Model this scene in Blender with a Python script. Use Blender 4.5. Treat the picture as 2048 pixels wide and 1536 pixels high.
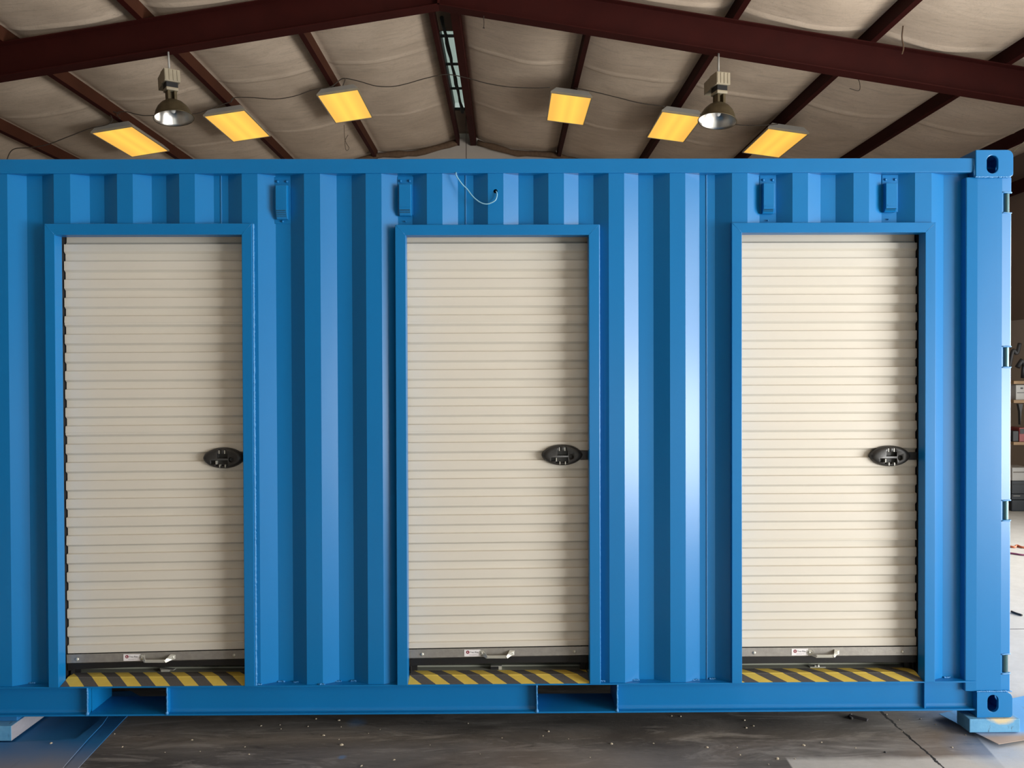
import bpy, bmesh, math, random
from mathutils import Vector, Matrix, noise
random.seed(7)
S = bpy.context.scene
for o in list(bpy.data.objects): bpy.data.objects.remove(o)
COL = S.collection

# ---------------------------------------------------------------- camera
D0, CH, FPX = 3.5, 1.65, 1538.0
YAW, PITCH, ROLL = 0.0075, 0.0098, 0.0033
fw = Vector((math.sin(YAW)*math.cos(PITCH), math.cos(YAW)*math.cos(PITCH), -math.sin(PITCH)))
r0 = Vector((math.cos(YAW), -math.sin(YAW), 0)); u0 = r0.cross(fw)
rt = r0*math.cos(ROLL) - u0*math.sin(ROLL)
up = u0*math.cos(ROLL) + r0*math.sin(ROLL)
CP = Vector((0, -D0, CH))
cam = bpy.data.objects.new('camera', bpy.data.cameras.new('camera')); COL.objects.link(cam)
cam.matrix_world = Matrix(((rt.x, up.x, -fw.x, CP.x), (rt.y, up.y, -fw.y, CP.y), (rt.z, up.z, -fw.z, CP.z), (0, 0, 0, 1)))
cam.data.sensor_width = 36; cam.data.lens = 36*FPX/2048; cam.data.clip_end = 100
S.camera = cam
def ray(px, py):
    return (fw + rt*((px-1024)/FPX) + up*((768-py)/FPX))
def pt(px, py, Y):
    d = ray(px, py); t = (Y-CP.y)/d.y
    return CP + d*t
def fp(px, py, z=0.0):
    d = ray(px, py); t = (z-CP.z)/d.z
    return CP + d*t
def PX(px, Y=0.0, py=760): return pt(px, py, Y).x
def PZ(py, Y=0.0, px=1011): return pt(px, py, Y).z

# ---------------------------------------------------------------- world, daylight through the doorways, added fill lamps, exposure
W = bpy.data.worlds.new('world'); S.world = W; W.use_nodes = True
bg = W.node_tree.nodes['Background']; bg.inputs[0].default_value = (0.62, 0.74, 0.68, 1); bg.inputs[1].default_value = 0.55
def area(name, loc, rot, sx, sy, power, col):
    l = bpy.data.lights.new(name, 'AREA'); l.shape = 'RECTANGLE'; l.size = sx; l.size_y = sy; l.energy = power; l.color = col
    o = bpy.data.objects.new(name, l); COL.objects.link(o); o.location = loc; o.rotation_euler = rot
    return o
RX = math.pi/2
area('daylight_side_doorway', (7.66, -4.6, 1.95), (0, RX, 0), 3.9, 4.8, 510, (1.0, 0.99, 0.97))
area('low_fill_side_doorway', (7.64, -4.6, .85), (0, RX+.12, 0), 1.5, 4.8, 480, (1.0, 0.985, 0.955))  # added low lamp, lifts the container's lower half and the ceiling
area('daylight_rear_doorway', (7.66, 2.3, 1.7), (0, RX, 0), 3.2, 3.8, 330, (1.0, 0.985, 0.95)).data.spread = math.radians(125)
area('ceiling_fill_front_doorway', (2.2, -9.9, .9), (RX+.55, 0, 0), 4.4, 1.6, 30, (1.0, 0.98, 0.95))  # added lamp behind the camera, tilted up to brighten the ceiling
S.view_settings.view_transform = 'Standard'; S.view_settings.look = 'None'
S.view_settings.exposure = 0.18; S.view_settings.gamma = 1.0; S.view_settings.use_curve_mapping = False

# ---------------------------------------------------------------- materials
def lin(c):
    return tuple((v/255/12.92 if v/255 <= .04045 else ((v/255+.055)/1.055)**2.4) for v in c)
class NT:
    def __init__(s, name):
        s.m = bpy.data.materials.new(name); s.m.use_nodes = True; s.t = s.m.node_tree
        s.b = s.t.nodes['Principled BSDF']; s.N = s.t.nodes; s.L = s.t.links
    def n(s, ty, **kw):
        x = s.N.new(ty)
        for k, v in kw.items(): setattr(x, k, v)
        return x
    def l(s, a, b): s.L.new(a, b)
    def obj(s, kind='Object'):
        return s.n('ShaderNodeTexCoord').outputs[kind]
    def geo(s): return s.n('ShaderNodeNewGeometry').outputs['Position']
    def noise(s, vec, scale, detail=3, rough=.55, stretch=None, dist=0):
        if stretch:
            mp = s.n('ShaderNodeMapping'); mp.inputs['Scale'].default_value = stretch; s.l(vec, mp.inputs[0]); vec = mp.outputs[0]
        x = s.n('ShaderNodeTexNoise'); x.inputs['Scale'].default_value = scale; x.inputs['Detail'].default_value = detail
        x.inputs['Roughness'].default_value = rough; x.inputs['Distortion'].default_value = dist
        s.l(vec, x.inputs['Vector']); return x.outputs['Fac']
    def ramp(s, fac, stops):
        x = s.n('ShaderNodeValToRGB'); e = x.color_ramp.elements
        while len(e) < len(stops): e.new(.5)
        for i, (p, c) in enumerate(stops):
            e[i].position = p; e[i].color = (c, c, c, 1) if isinstance(c, (int, float)) else (*c, 1)
        s.l(fac, x.inputs[0]); return x.outputs[0]
    def mix(s, fac, a, b):
        x = s.n('ShaderNodeMix', data_type='RGBA')
        for i, v in ((0, fac), (6, a), (7, b)):
            if isinstance(v, bpy.types.NodeSocket): s.l(v, x.inputs[i])
            elif i == 0: x.inputs[0].default_value = v
            else: x.inputs[i].default_value = (*v, 1)
        return x.outputs[2]
    def math(s, op, a, b=None, c=None):
        x = s.n('ShaderNodeMath', operation=op)
        for i, v in enumerate((a, b, c)):
            if v is None: continue
            if isinstance(v, (int, float)): x.inputs[i].default_value = v
            else: s.l(v, x.inputs[i])
        return x.outputs[0]
    def dot(s, vec, n, off):
        x = s.n('ShaderNodeVectorMath', operation='DOT_PRODUCT'); s.l(vec, x.inputs[0]); x.inputs[1].default_value = n
        return s.math('SUBTRACT', x.outputs['Value'], off)
    def bump(s, h, strength=.2, dist=.01):
        x = s.n('ShaderNodeBump'); x.inputs['Strength'].default_value = strength; x.inputs['Distance'].default_value = dist
        s.l(h, x.inputs['Height']); s.l(x.outputs[0], s.b.inputs['Normal'])
    def base(s, c):
        if isinstance(c, tuple): s.b.inputs['Base Color'].default_value = (*c, 1)
        else: s.l(c, s.b.inputs['Base Color'])
    def pr(s, rough=.5, metal=0, **kw):
        s.b.inputs['Roughness'].default_value = rough; s.b.inputs['Metallic'].default_value = metal
        for k, v in kw.items(): s.b.inputs[k].default_value = v
def simple(name, col, rough=.5, metal=0, var=.12, scale=6, bump=0, bscale=60, stretch=None, **kw):
    n = NT(name); P = n.geo(); a = tuple(max(0, v*(1-var)) for v in col); b = tuple(min(1, v*(1+var)) for v in col)
    n.base(n.mix(n.noise(P, scale, 4, stretch=stretch), a, b)); n.pr(rough, metal, **kw)
    if bump: n.bump(n.noise(P, bscale, 3, stretch=stretch), bump, .004)
    return n.m
BLUE = (0.004, 0.165, 0.44)
M = {}
def mk_blue():
    n = NT('blue_gloss_paint'); P = n.geo()
    a = n.noise(P, 1.3, 3, stretch=(1, 1, .25)); c = n.mix(n.ramp(a, [(.35, 0.0), (.7, 1.0)]), tuple(v*.93 for v in BLUE), tuple(v*1.06 for v in BLUE))
    n.base(c); n.pr(.30); n.b.inputs['Specular IOR Level'].default_value = .42
    h = n.math('ADD', n.noise(P, 3.2, 2, stretch=(1, 1, .35)), n.math('MULTIPLY', n.noise(P, 140, 2), .05))
    n.bump(h, .06, .02)
    return n.m
M['blue'] = mk_blue()
M['weld'] = simple('blue_painted_weld', (0.03, 0.22, .52), .4, bump=.5, bscale=260, **{'Specular IOR Level': .7})
M['blue_dk'] = simple('dark_blue_green_paint', (.012, .055, .085), .4)
M['cream'] = simple('cream_door_enamel', (.65, .615, .54), .42, var=.03, scale=3, stretch=(.4, 1, 6))
M['galv'] = simple('galvanised_steel', (.36, .345, .32), .45, .55, var=.25, scale=40, bump=.15, bscale=90)
M['galv_l'] = simple('bright_zinc_steel', (.62, .62, .56), .38, .5, var=.1, scale=30)
M['black'] = simple('black_rubber', (.006, .006, .007), .6, var=.2, scale=20)
M['plastic'] = simple('charcoal_plastic', (.028, .027, .026), .38, var=.1, scale=50, bump=.1, bscale=400)
M['pin'] = simple('dark_hinge_pin_steel', (.05, .12, .14), .3, .5)
M['redsteel'] = simple('dark_red_primer_steel', (.036, .0045, .0032), .7, var=.3, scale=4, bump=.1, bscale=30, **{'Specular IOR Level': .15})
M['litsteel'] = simple('lit_red_primer_steel', (.062, .020, .010), .7, var=.3, scale=3, bump=.1, bscale=30, **{'Specular IOR Level': .15})
M['sillgrey'] = simple('grey_green_floor_paint', (.33, .34, .28), .6, var=.08, scale=20)
M['lampgrey'] = simple('grey_white_enamel_housing', (.42, .41, .38), .45, var=.08)
M['ballast'] = simple('cream_cast_ballast', (.36, .31, .22), .5, var=.15, scale=12)
M['bronze'] = simple('dusty_bronze_reflector_back', (.11, .085, .045), .45, .5, var=.4, scale=14)
M['alum'] = simple('spun_aluminium', (.78, .76, .72), .28, 1.0, var=.1, scale=8)
M['cable'] = simple('dusty_brown_cable', (.05, .036, .026), .8)
M['white'] = simple('white_plastic', (.75, .75, .74), .4, var=.03)
M['sticker'] = simple('white_sticker', (.8, .78, .80), .35, var=.01)
M['stred'] = simple('dark_red_print', (.22, .012, .03), .5, var=0)
M['stblk'] = simple('black_print', (.02, .02, .025), .5, var=0)
M['stgry'] = simple('grey_print', (.4, .38, .4), .5, var=0)
M['woodshelf'] = simple('rough_pine_shelf', (.30, .19, .10), .7, var=.25, scale=10, stretch=(1, 8, 1))
M['rawwood'] = simple('weathered_wood_thin_overspray', (.27, .27, .31), .8, var=.45, scale=9, stretch=(1, .5, 1.5), bump=.4, bscale=40)
M['chip'] = simple('pale_debris', (.42, .37, .28), .7, var=.3, scale=80)
M['wire'] = simple('pale_blue_overpainted_wire', (.22, .48, .66), .4, var=.15, scale=60)
M['fibre'] = simple('brown_torn_insulation', (.14, .085, .05), .95, var=.5, scale=22, bump=1, bscale=30)
M['darktool'] = simple('black_tool_steel', (.02, .02, .022), .5)
M['redplastic'] = simple('red_plastic', (.25, .02, .02), .4)
M['card'] = simple('pale_grey_carton', (.42, .41, .39), .7, var=.06)
M['bin'] = simple('dark_blue_black_bin', (.010, .014, .022), .45)
M['orange'] = simple('orange_cord_rubber', (.55, .16, .08), .5)
M['purple'] = simple('plum_cord_rubber', (.22, .05, .12), .5)
M['strip'] = simple('scuffed_grey_metal_strip', (.11, .105, .12), .45, .4, var=.3, scale=30)
def mk_ins():
    n = NT('white_vinyl_roof_insulation'); P = n.geo()
    d = n.noise(P, 1.1, 5, .65, stretch=(1, 1.6, 1), dist=.6); c = n.mix(n.ramp(d, [(.32, 0.0), (.68, 1.0)]), (.62, .495, .38), (.74, .60, .47))
    sp = n.noise(P, 9, 4, .7, stretch=(1, 2.5, 1)); c = n.mix(n.ramp(sp, [(.66, 0.0), (.78, .45)]), c, (.16, .11, .07))
    st = n.noise(P, 3.5, 6, .72, stretch=(.5, 3.0, 1), dist=1.5); c = n.mix(n.ramp(st, [(.50, 0.0), (.70, .38)]), c, (.33, .26, .19))
    cw = n.noise(P, 2.6, 5, .65, dist=4.0); c = n.mix(n.ramp(cw, [(.485, 0.0), (.497, .32), (.509, 0.0)]), c, (.26, .19, .13))
    n.base(c); n.pr(.6)
    n.bump(n.math('ADD', n.noise(P, 1.6, 3, .5, stretch=(.7, 2.0, 1), dist=.5), n.math('MULTIPLY', n.noise(P, 16, 3), .06)), .25, .04)
    return n.m
M['ins'] = mk_ins()
M['insw'] = simple('brown_lining_wall_panel', (.24, .17, .13), .8, var=.25, scale=2, stretch=(1, 1, .3))
M['wallw'] = simple('off_white_wall_board', (.50, .44, .38), .8, var=.12, scale=3, bump=.1)
M['wallg'] = simple('plain_grey_wall_lining', (.16, .14, .12), .8, var=.1, scale=2)
def mk_diff():
    n = NT('lit_yellowed_diffuser'); O = n.obj()
    x = n.n('ShaderNodeSeparateXYZ'); n.l(O, x.inputs[0])
    ax = n.math('ABSOLUTE', x.outputs[0]); t = n.math('ABSOLUTE', n.math('SUBTRACT', ax, .085)); g = n.math('SUBTRACT', 1.0, n.math('MULTIPLY', t, 7.0), None)
    g = n.math('MAXIMUM', g, 0.0)
    c = n.mix(g, (0.95, .50, .075), (1.0, .68, .095))
    n.b.inputs['Base Color'].default_value = (.6, .4, .1, 1); n.l(c, n.b.inputs['Emission Color']); n.b.inputs['Emission Strength'].default_value = .80; n.pr(.5)
    return n.m
M['diff'] = mk_diff()
def mk_glass():
    n = NT('dusty_skylight_glazing'); n.base((.8, .85, .82)); n.pr(.25, 0, **{'Transmission Weight': 1.0, 'IOR': 1.1}); return n.m
M['glass'] = mk_glass()
def mk_tape():
    n = NT('yellow_black_grit_tape'); O = n.obj()
    x = n.n('ShaderNodeSeparateXYZ'); n.l(O, x.inputs[0])
    v = n.math('FRACT', n.math('DIVIDE', n.math('ADD', x.outputs[0], x.outputs[1]), .130))
    f = n.math('LESS_THAN', v, .5); gr = n.noise(O, 260, 3, .8)
    w = n.noise(O, 14, 4)
    k = n.mix(gr, (.045, .042, .04), (.13, .125, .12)); y = n.mix(w, (.56, .41, .06), (.78, .60, .12))
    n.base(n.mix(f, k, y)); n.pr(.75); n.bump(gr, .3, .002); return n.m
M['tape'] = mk_tape()
def mk_block():
    n = NT('timber_block_blue_overspray'); P = n.geo()
    wood = n.mix(n.noise(P, 20, 3, stretch=(.3, 1, 2)), (.46, .38, .22), (.60, .52, .34))
    blue = n.mix(n.noise(P, 16, 4), (.05, .23, .45), (.16, .42, .66))
    # overspray shaded off where the steel foot covered the timber
    cx = fp(1996, 1428, .09).x
    a = n.dot(P, (1, 0, 0), cx); z = n.dot(P, (0, 0, 1), .098)
    r = n.math('ADD', n.math('MULTIPLY', n.math('MULTIPLY', a, a), 110), n.math('MULTIPLY', n.math('MULTIPLY', z, z), 320))
    r = n.math('ADD', r, n.math('MULTIPLY', n.noise(P, 22, 3), .5))
    c = n.mix(n.ramp(r, [(.55, 0.0), (.9, 1.0)]), wood, blue)
    st = n.noise(P, 30, 4, .7, stretch=(1.6, 1, .5)); c = n.mix(n.ramp(st, [(.63, 0.0), (.72, .8)]), c, (.03, .04, .05))
    n.base(c); n.pr(.7); n.bump(n.noise(P, 60, 3), .3, .003); return n.m
M['block'] = mk_block()
def mk_sheet(name, edge, k, far, near):
    n = NT(name); P = n.geo()
    f = n.dot(P, (0, -1, 0), edge); f = n.math('ADD', n.math('MULTIPLY', f, k), n.math('MULTIPLY', n.math('SUBTRACT', n.noise(P, 2.2, 4), .5), .9))
    c = n.mix(n.ramp(f, [(0.0, 0.0), (1.0, 1.0)]), far, near)
    st = n.noise(P, 5, 5, .7, stretch=(2.5, .6, 1)); c = n.mix(n.ramp(st, [(.60, 0.0), (.75, .5)]), c, (.10, .09, .085))
    n.base(c); n.pr(.65); n.bump(n.noise(P, 6, 3), .25, .01); return n.m
M['sheetL'] = mk_sheet('masking_board_blue_overspray', .02, 3.4, (.014, .15, .39), (.25, .24, .25))
M['sheetR'] = mk_sheet('brown_paper_blue_overspray', -.005, 15, (.10, .36, .70), (.38, .29, .24))
def mk_floor():
    n = NT('stained_workshop_concrete'); P = n.geo()
    a = n.noise(P, 1.7, 6, .62, stretch=(.45, 1.5, 1), dist=.8)
    c = n.mix(n.ramp(a, [(.33, 0.0), (.66, 1.0)]), (.058, .053, .049), (.21, .195, .178))
    b = n.noise(P, 5, 5, .7, stretch=(.35, 1.6, 1), dist=1.2); c = n.mix(n.ramp(b, [(.52, 0.0), (.70, .7)]), c, (.36, .345, .32))
    r = n.noise(P, 1.2, 3, stretch=(.6, 1, 1)); c = n.mix(n.ramp(r, [(.55, 0.0), (.72, .45)]), c, (.21, .145, .095))
    k = n.noise(P, 3.2, 5, .7, stretch=(.4, 1.8, 1), dist=2); c = n.mix(n.ramp(k, [(.30, .75), (.42, 0.0)]), c, (.05, .047, .045))
    def line(p, q):
        d = (q-p).normalized(); nn = Vector((d.y, -d.x, 0)); return nn, p.dot(nn)
    def half(p, q, soft):
        nn, off = line(p, q); return n.math('MULTIPLY_ADD', n.dot(P, nn, off), 1/soft, .5)
    clamp = lambda v: n.ramp(v, [(0.0, 0.0), (1.0, 1.0)])
    wob = n.math('MULTIPLY', n.math('SUBTRACT', n.noise(P, 9, 4), .5), .05)
    # paler concrete on the right, paler patch at lower right, unseen bounce floor
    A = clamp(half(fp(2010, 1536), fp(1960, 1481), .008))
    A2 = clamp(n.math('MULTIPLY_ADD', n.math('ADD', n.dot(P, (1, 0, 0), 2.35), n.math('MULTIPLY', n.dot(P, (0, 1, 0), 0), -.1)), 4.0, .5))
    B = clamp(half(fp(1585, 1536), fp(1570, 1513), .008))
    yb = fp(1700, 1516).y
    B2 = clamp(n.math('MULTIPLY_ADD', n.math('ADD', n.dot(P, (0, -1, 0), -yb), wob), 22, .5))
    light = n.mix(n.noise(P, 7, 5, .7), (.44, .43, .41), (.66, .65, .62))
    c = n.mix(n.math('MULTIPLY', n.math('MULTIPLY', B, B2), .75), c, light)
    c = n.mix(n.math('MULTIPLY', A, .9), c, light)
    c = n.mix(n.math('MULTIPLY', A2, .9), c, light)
    C2 = clamp(n.math('MULTIPLY_ADD', n.math('ADD', n.dot(P, (0, -1, 0), 1.25), wob), 8, .5)); c = n.mix(C2, c, light)  # unseen near floor made pale, added to bounce light onto the ceiling
    # blue paint dust round the container foot and drips
    for (x, y, s, k_) in ((fp(1940, 1430).x, .25, .35, .45), (fp(683, 1515).x, fp(683, 1515).y, .022, .45), (fp(712, 1445).x, fp(712, 1445).y, .06, .35), (fp(1990, 1500).x, fp(1990, 1500).y, .22, .35)):
        v = n.n('ShaderNodeVectorMath', operation='DISTANCE'); n.l(P, v.inputs[0]); v.inputs[1].default_value = (x, y, 0)
        g = n.ramp(n.math('DIVIDE', n.math('ADD', v.outputs['Value'], wob), s), [(.3, k_), (1.0, 0.0)]); c = n.mix(g, c, (.10, .30, .62))
    # saw-cut joint with a broken edge
    nn, off = line(fp(1762, 1424), fp(1888, 1536))
    w2 = n.math('MULTIPLY', n.math('SUBTRACT', n.noise(P, 15, 5, .75), .5), .035)
    dd = n.math('ABSOLUTE', n.math('ADD', n.dot(P, nn, off), w2))
    wid = n.math('MULTIPLY_ADD', n.noise(P, 7, 3), .010, .0003)
    ck = n.math('LESS_THAN', dd, wid); c = n.mix(ck, c, (.006, .006, .006))
    yj = fp(2035, 1258).y; j = n.math('LESS_THAN', n.math('ABSOLUTE', n.dot(P, (0, 1, 0), yj)), .006); j = n.math('MULTIPLY', j, n.math('GREATER_THAN', n.dot(P, (1, 0, 0), 2.6), 0.0))
    c = n.mix(j, c, (.08, .08, .08))
    sc = n.noise(P, 7, 5, .75, stretch=(.35, 3.0, 1), dist=3.0); c = n.mix(n.ramp(sc, [(.60, 0.0), (.66, .35), (.72, 0.0)]), c, (.40, .38, .35))
    fine = n.noise(P, 90, 4, .75); c = n.mix(n.ramp(fine, [(.62, 0.0), (.75, .35)]), c, (.04, .04, .035))
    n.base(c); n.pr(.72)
    n.bump(n.math('ADD', n.math('MULTIPLY', fine, .4), n.noise(P, 12, 4)), .25, .006)
    return n.m
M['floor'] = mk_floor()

# ---------------------------------------------------------------- mesh tools
class MB:
    def __init__(s): s.v = []; s.f = []; s.mi = []; s.mats = []; s.cur = 0; s.sm = []; s.smooth = False
    def use(s, m):
        if m not in s.mats: s.mats.append(m)
        s.cur = s.mats.index(m); return s
    def add(s, vs, fs, smooth=None):
        b = len(s.v); s.v += [Vector(v) for v in vs]
        for f in fs: s.f.append([b+i for i in f]); s.mi.append(s.cur); s.sm.append(s.smooth if smooth is None else smooth)
        return s
    def box(s, x0, x1, y0, y1, z0, z1):
        x0, x1 = sorted((x0, x1)); y0, y1 = sorted((y0, y1)); z0, z1 = sorted((z0, z1))
        return s.add([(x, y, z) for z in (z0, z1) for y in (y0, y1) for x in (x0, x1)],
            [(0, 2, 3, 1), (4, 5, 7, 6), (0, 1, 5, 4), (2, 6, 7, 3), (0, 4, 6, 2), (1, 3, 7, 5)], False)
    def prism(s, poly, e):
        n = len(poly); e = Vector(e); a = [Vector(p) for p in poly]; b = [p+e for p in a]
        return s.add(a+b, [tuple(range(n))[::-1], tuple(range(n, 2*n))] + [(i, (i+1) % n, n+(i+1) % n, n+i) for i in range(n)], False)
    def tube(s, pts, r, k=8, caps=True):
        pts = [Vector(p) for p in pts]; n = len(pts); vs = []; rr = r if isinstance(r, (list, tuple)) else [r]*n
        ref = Vector((0, 0, 1))
        for i, p in enumerate(pts):
            t = (pts[min(i+1, n-1)]-pts[max(i-1, 0)]).normalized()
            if abs(t.dot(ref)) > .95: ref = Vector((0, 1, 0)) if abs(t.y) < .9 else Vector((1, 0, 0))
            a = t.cross(ref).normalized(); b = t.cross(a)
            vs += [p + (a*math.cos(2*math.pi*j/k)+b*math.sin(2*math.pi*j/k))*rr[i] for j in range(k)]
        fs = [(i*k+j, i*k+(j+1) % k, (i+1)*k+(j+1) % k, (i+1)*k+j) for i in range(n-1) for j in range(k)]
        s.add(vs, fs, True)
        if caps: s.add(vs[:k], [tuple(range(k))], False); s.add(vs[-k:], [tuple(range(k))[::-1]], False)
        return s
    def lathe(s, prof, k=32, c=(0, 0, 0), axis='z', smooth=True):
        vs = []
        for r, h in prof:
            for j in range(k):
                a = 2*math.pi*j/k; x, y = r*math.cos(a), r*math.sin(a)
                v = {'z': (x, y, h), 'y': (x, h, y), 'x': (h, x, y)}[axis]; vs.append(Vector(v)+Vector(c))
        n = len(prof); fs = [(i*k+j, i*k+(j+1) % k, (i+1)*k+(j+1) % k, (i+1)*k+j) for i in range(n-1) for j in range(k)]
        return s.add(vs, fs, smooth)
    def disc(s, c, r, h, k=20, axis='y'):
        return s.lathe([(0.0001, h), (r*.7, h), (r, h*.4), (r, 0)], k, c, axis)
    def grid(s, nx, ny, fn, smooth=True):
        vs = [fn(i/nx, j/ny) for j in range(ny+1) for i in range(nx+1)]
        return s.add(vs, [(j*(nx+1)+i, j*(nx+1)+i+1, (j+1)*(nx+1)+i+1, (j+1)*(nx+1)+i) for j in range(ny) for i in range(nx)], smooth)
    def build(s, name, mat=None, parent=None, local=False, origin=None, bevel=0, solid=0, recalc=True):
        if not s.mats: s.mats = [M[mat] if isinstance(mat, str) else mat]
        me = bpy.data.meshes.new(name)
        if origin is None and not local:
            lo = [min(v[i] for v in s.v) for i in range(3)]; hi = [max(v[i] for v in s.v) for i in range(3)]
            origin = Vector(((lo[0]+hi[0])/2, (lo[1]+hi[1])/2, lo[2]))
        if local: origin = Vector((0, 0, 0))
        origin = Vector(origin)
        me.from_pydata([tuple(v-origin) for v in s.v], [], s.f)
        for m in s.mats: me.materials.append(m)
        for p, i, sm in zip(me.polygons, s.mi, s.sm): p.material_index = i; p.use_smooth = sm
        if recalc:
            bm = bmesh.new(); bm.from_mesh(me); bmesh.ops.remove_doubles(bm, verts=bm.verts, dist=1e-5); bmesh.ops.recalc_face_normals(bm, faces=bm.faces); bm.to_mesh(me); bm.free()
        me.update()
        o = bpy.data.objects.new(name, me); COL.objects.link(o); o.location = origin
        if parent:
            o.parent = parent
            if not local: o.location = origin - WL(parent)
        if bevel:
            b = o.modifiers.new('bevel', 'BEVEL'); b.width = bevel; b.segments = 2; b.limit_method = 'ANGLE'; b.angle_limit = math.radians(40)
        if solid:
            q = o.modifiers.new('solid', 'SOLIDIFY'); q.thickness = abs(solid); q.offset = -1 if solid > 0 else 1
        return o
def WL(o):
    v = Vector(o.location)
    while o.parent: o = o.parent; v += Vector(o.location)
    return v
def use(k): return M[k]
def tag(o, label=None, cat=None, group=None, kind=None):
    if label: o['label'] = label
    if cat: o['category'] = cat
    if group: o['group'] = group
    if kind: o['kind'] = kind
    return o
def empty(name, loc, label, cat, group=None):
    o = bpy.data.objects.new(name, None); COL.objects.link(o); o.location = loc; o.empty_display_size = .1
    return tag(o, label, cat, group)
def cut(o, cutters):
    for c in cutters:
        m = o.modifiers.new('cut', 'BOOLEAN'); m.operation = 'DIFFERENCE'; m.object = c; m.solver = 'EXACT'
    bpy.context.view_layer.update()
    dg = bpy.context.evaluated_depsgraph_get(); me = bpy.data.meshes.new_from_object(o.evaluated_get(dg))
    o.modifiers.clear(); old = o.data; o.data = me; bpy.data.meshes.remove(old)
    for c in cutters: bpy.data.objects.remove(c)
def text_mesh(body, size, loc, mat, mb):
    """adds flat lettering (facing -Y) to a mesh builder"""
    cu = bpy.data.curves.new('lettering', 'FONT'); cu.body = body; cu.size = size; cu.extrude = .0002
    t = bpy.data.objects.new('lettering', cu); COL.objects.link(t); bpy.context.view_layer.update()
    me = bpy.data.meshes.new_from_object(t.evaluated_get(bpy.context.evaluated_depsgraph_get()))
    mb.use(mat)
    mb.add([Vector((v.co.x+loc[0], loc[1]-v.co.z, v.co.y+loc[2])) for v in me.vertices], [tuple(p.vertices) for p in me.polygons], False)
    bpy.data.objects.remove(t); bpy.data.meshes.remove(me); bpy.data.curves.remove(cu)
def smooth_path(pts, n=8):
    pts = [Vector(p) for p in pts]; out = []
    P = [pts[0]*2-pts[1]] + pts + [pts[-1]*2-pts[-2]]
    for i in range(1, len(P)-2):
        a, b, c, d = P[i-1:i+3]
        for k in range(n):
            t = k/n; out.append(.5*((2*b)+(c-a)*t+(2*a-5*b+4*c-d)*t*t+(3*b-a-3*c+d)*t**3))
    out.append(pts[-1]); return out

# ================================================================ the building
RXC, SL = -0.75, 0.163           # ridge line, roof slope
ZR = 5.84                        # underside of rafter at the ridge
ZP = 6.22                        # underside of purlins at the ridge
XL, XR, YF, YB = -9.25, 7.75, -10.0, 11.7
def zroof(x): return ZP + .20 - SL*abs(x-RXC)
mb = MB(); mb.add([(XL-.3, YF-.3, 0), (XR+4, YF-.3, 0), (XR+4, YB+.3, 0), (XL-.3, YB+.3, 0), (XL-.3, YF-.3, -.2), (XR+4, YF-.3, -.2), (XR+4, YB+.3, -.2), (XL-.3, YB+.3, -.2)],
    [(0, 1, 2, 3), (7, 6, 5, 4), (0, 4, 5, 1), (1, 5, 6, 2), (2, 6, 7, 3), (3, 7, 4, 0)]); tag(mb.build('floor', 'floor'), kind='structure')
def gable(name, y0, y1, mat):
    mb = MB(); mb.prism([(XL-.2, y0, 0), (XR+.2, y0, 0), (XR+.2, y0, zroof(XR)+.1), (RXC, y0, zroof(RXC)+.15), (XL-.2, y0, zroof(XL)+.1)], (0, y1-y0, 0)); tag(mb.build(name, mat), kind='structure')
gable('wall_back', YB, YB+.15, 'wallw')
mb = MB()   # front wall with an open doorway
for a, b, z0, z1 in ((XL-.2, -.2, 0, 4.7), (4.6, XR, 0, 4.7), (-.2, 4.6, 3.9, 4.7)): mb.box(a, b, YF-.15, YF, z0, z1)
mb.prism([(XL-.2, YF-.15, 4.7), (XR+.2, YF-.15, 4.7), (XR+.2, YF-.15, zroof(XR)+.1), (RXC, YF-.15, zroof(RXC)+.15), (XL-.2, YF-.15, zroof(XL)+.1)], (0, .15, 0))
tag(mb.build('wall_front', 'wallg', recalc=False), kind='structure')
mb = MB(); mb.box(XL-.15, XL, YF, YB, 0, zroof(XL)+.1); tag(mb.build('wall_left', 'wallg'), kind='structure')
mb = MB(); mb.use(M['wallw'])   # right wall: two roller doorways, pale board below, brown lining above
for y0, y1 in ((YF, -7.1), (-2.1, .3), (4.3, YB)): mb.box(XR, XR+.15, y0, y1, 0, 2.48)
mb.use(M['insw'])
for y0, y1 in ((YF, -7.1), (-2.1, .3), (4.3, YB)): mb.box(XR-.01, XR+.15, y0, y1, 2.48, zroof(XR)+.08)
for y0, y1, zz in ((-7.1, -2.1, 4.2), (.3, 4.3, 3.85)): mb.box(XR-.01, XR+.15, y0, y1, zz, zroof(XR)+.08)
tag(mb.build('wall_right', recalc=False), kind='structure')
mb = MB(); mb.box(XR-.12, XR-.012, 4.5, YB, 4.38, 4.55); tag(mb.build('trim_1', 'redsteel'), 'dark steel girt running along the brown lined wall', kind='structure')

# roof lining: insulation blankets draped from purlin to purlin
PUR = [.17, 1.76, 3.32, 4.88, 6.42, 7.96, 9.5]
mb = MB()
def lining(xa, xb):
    nx = 18; y0, y1 = YF, YB; ny = 620
    seams = [1.0-2.2*i for i in range(-6, 8)]
    def f(u, v):
        x = xa+(xb-xa)*u; y = y0+(y1-y0)*v; w = math.sin(math.pi*u)
        sag = .115*w**.7 + .012*noise.noise(Vector((x*1.3, y*1.1, 3)))*w*3
        ys = (y-.8) % 2.2; d = min(ys, 2.2-ys); tab = .024*math.exp(-(d/.03)**2) + .004*math.exp(-(d/.25)**2)
        wr = .004*math.sin(7*(y+.35*math.sin(2.1*x)+.6*w))*w*max(0, noise.noise(Vector((x*.8, y*.6, 9)))+.35)
        return (x, y, zroof(x)-sag*(1-.05*math.exp(-(d/.3)**2))-tab*w**.4-wr)
    mb.grid(nx, ny, f)
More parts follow.
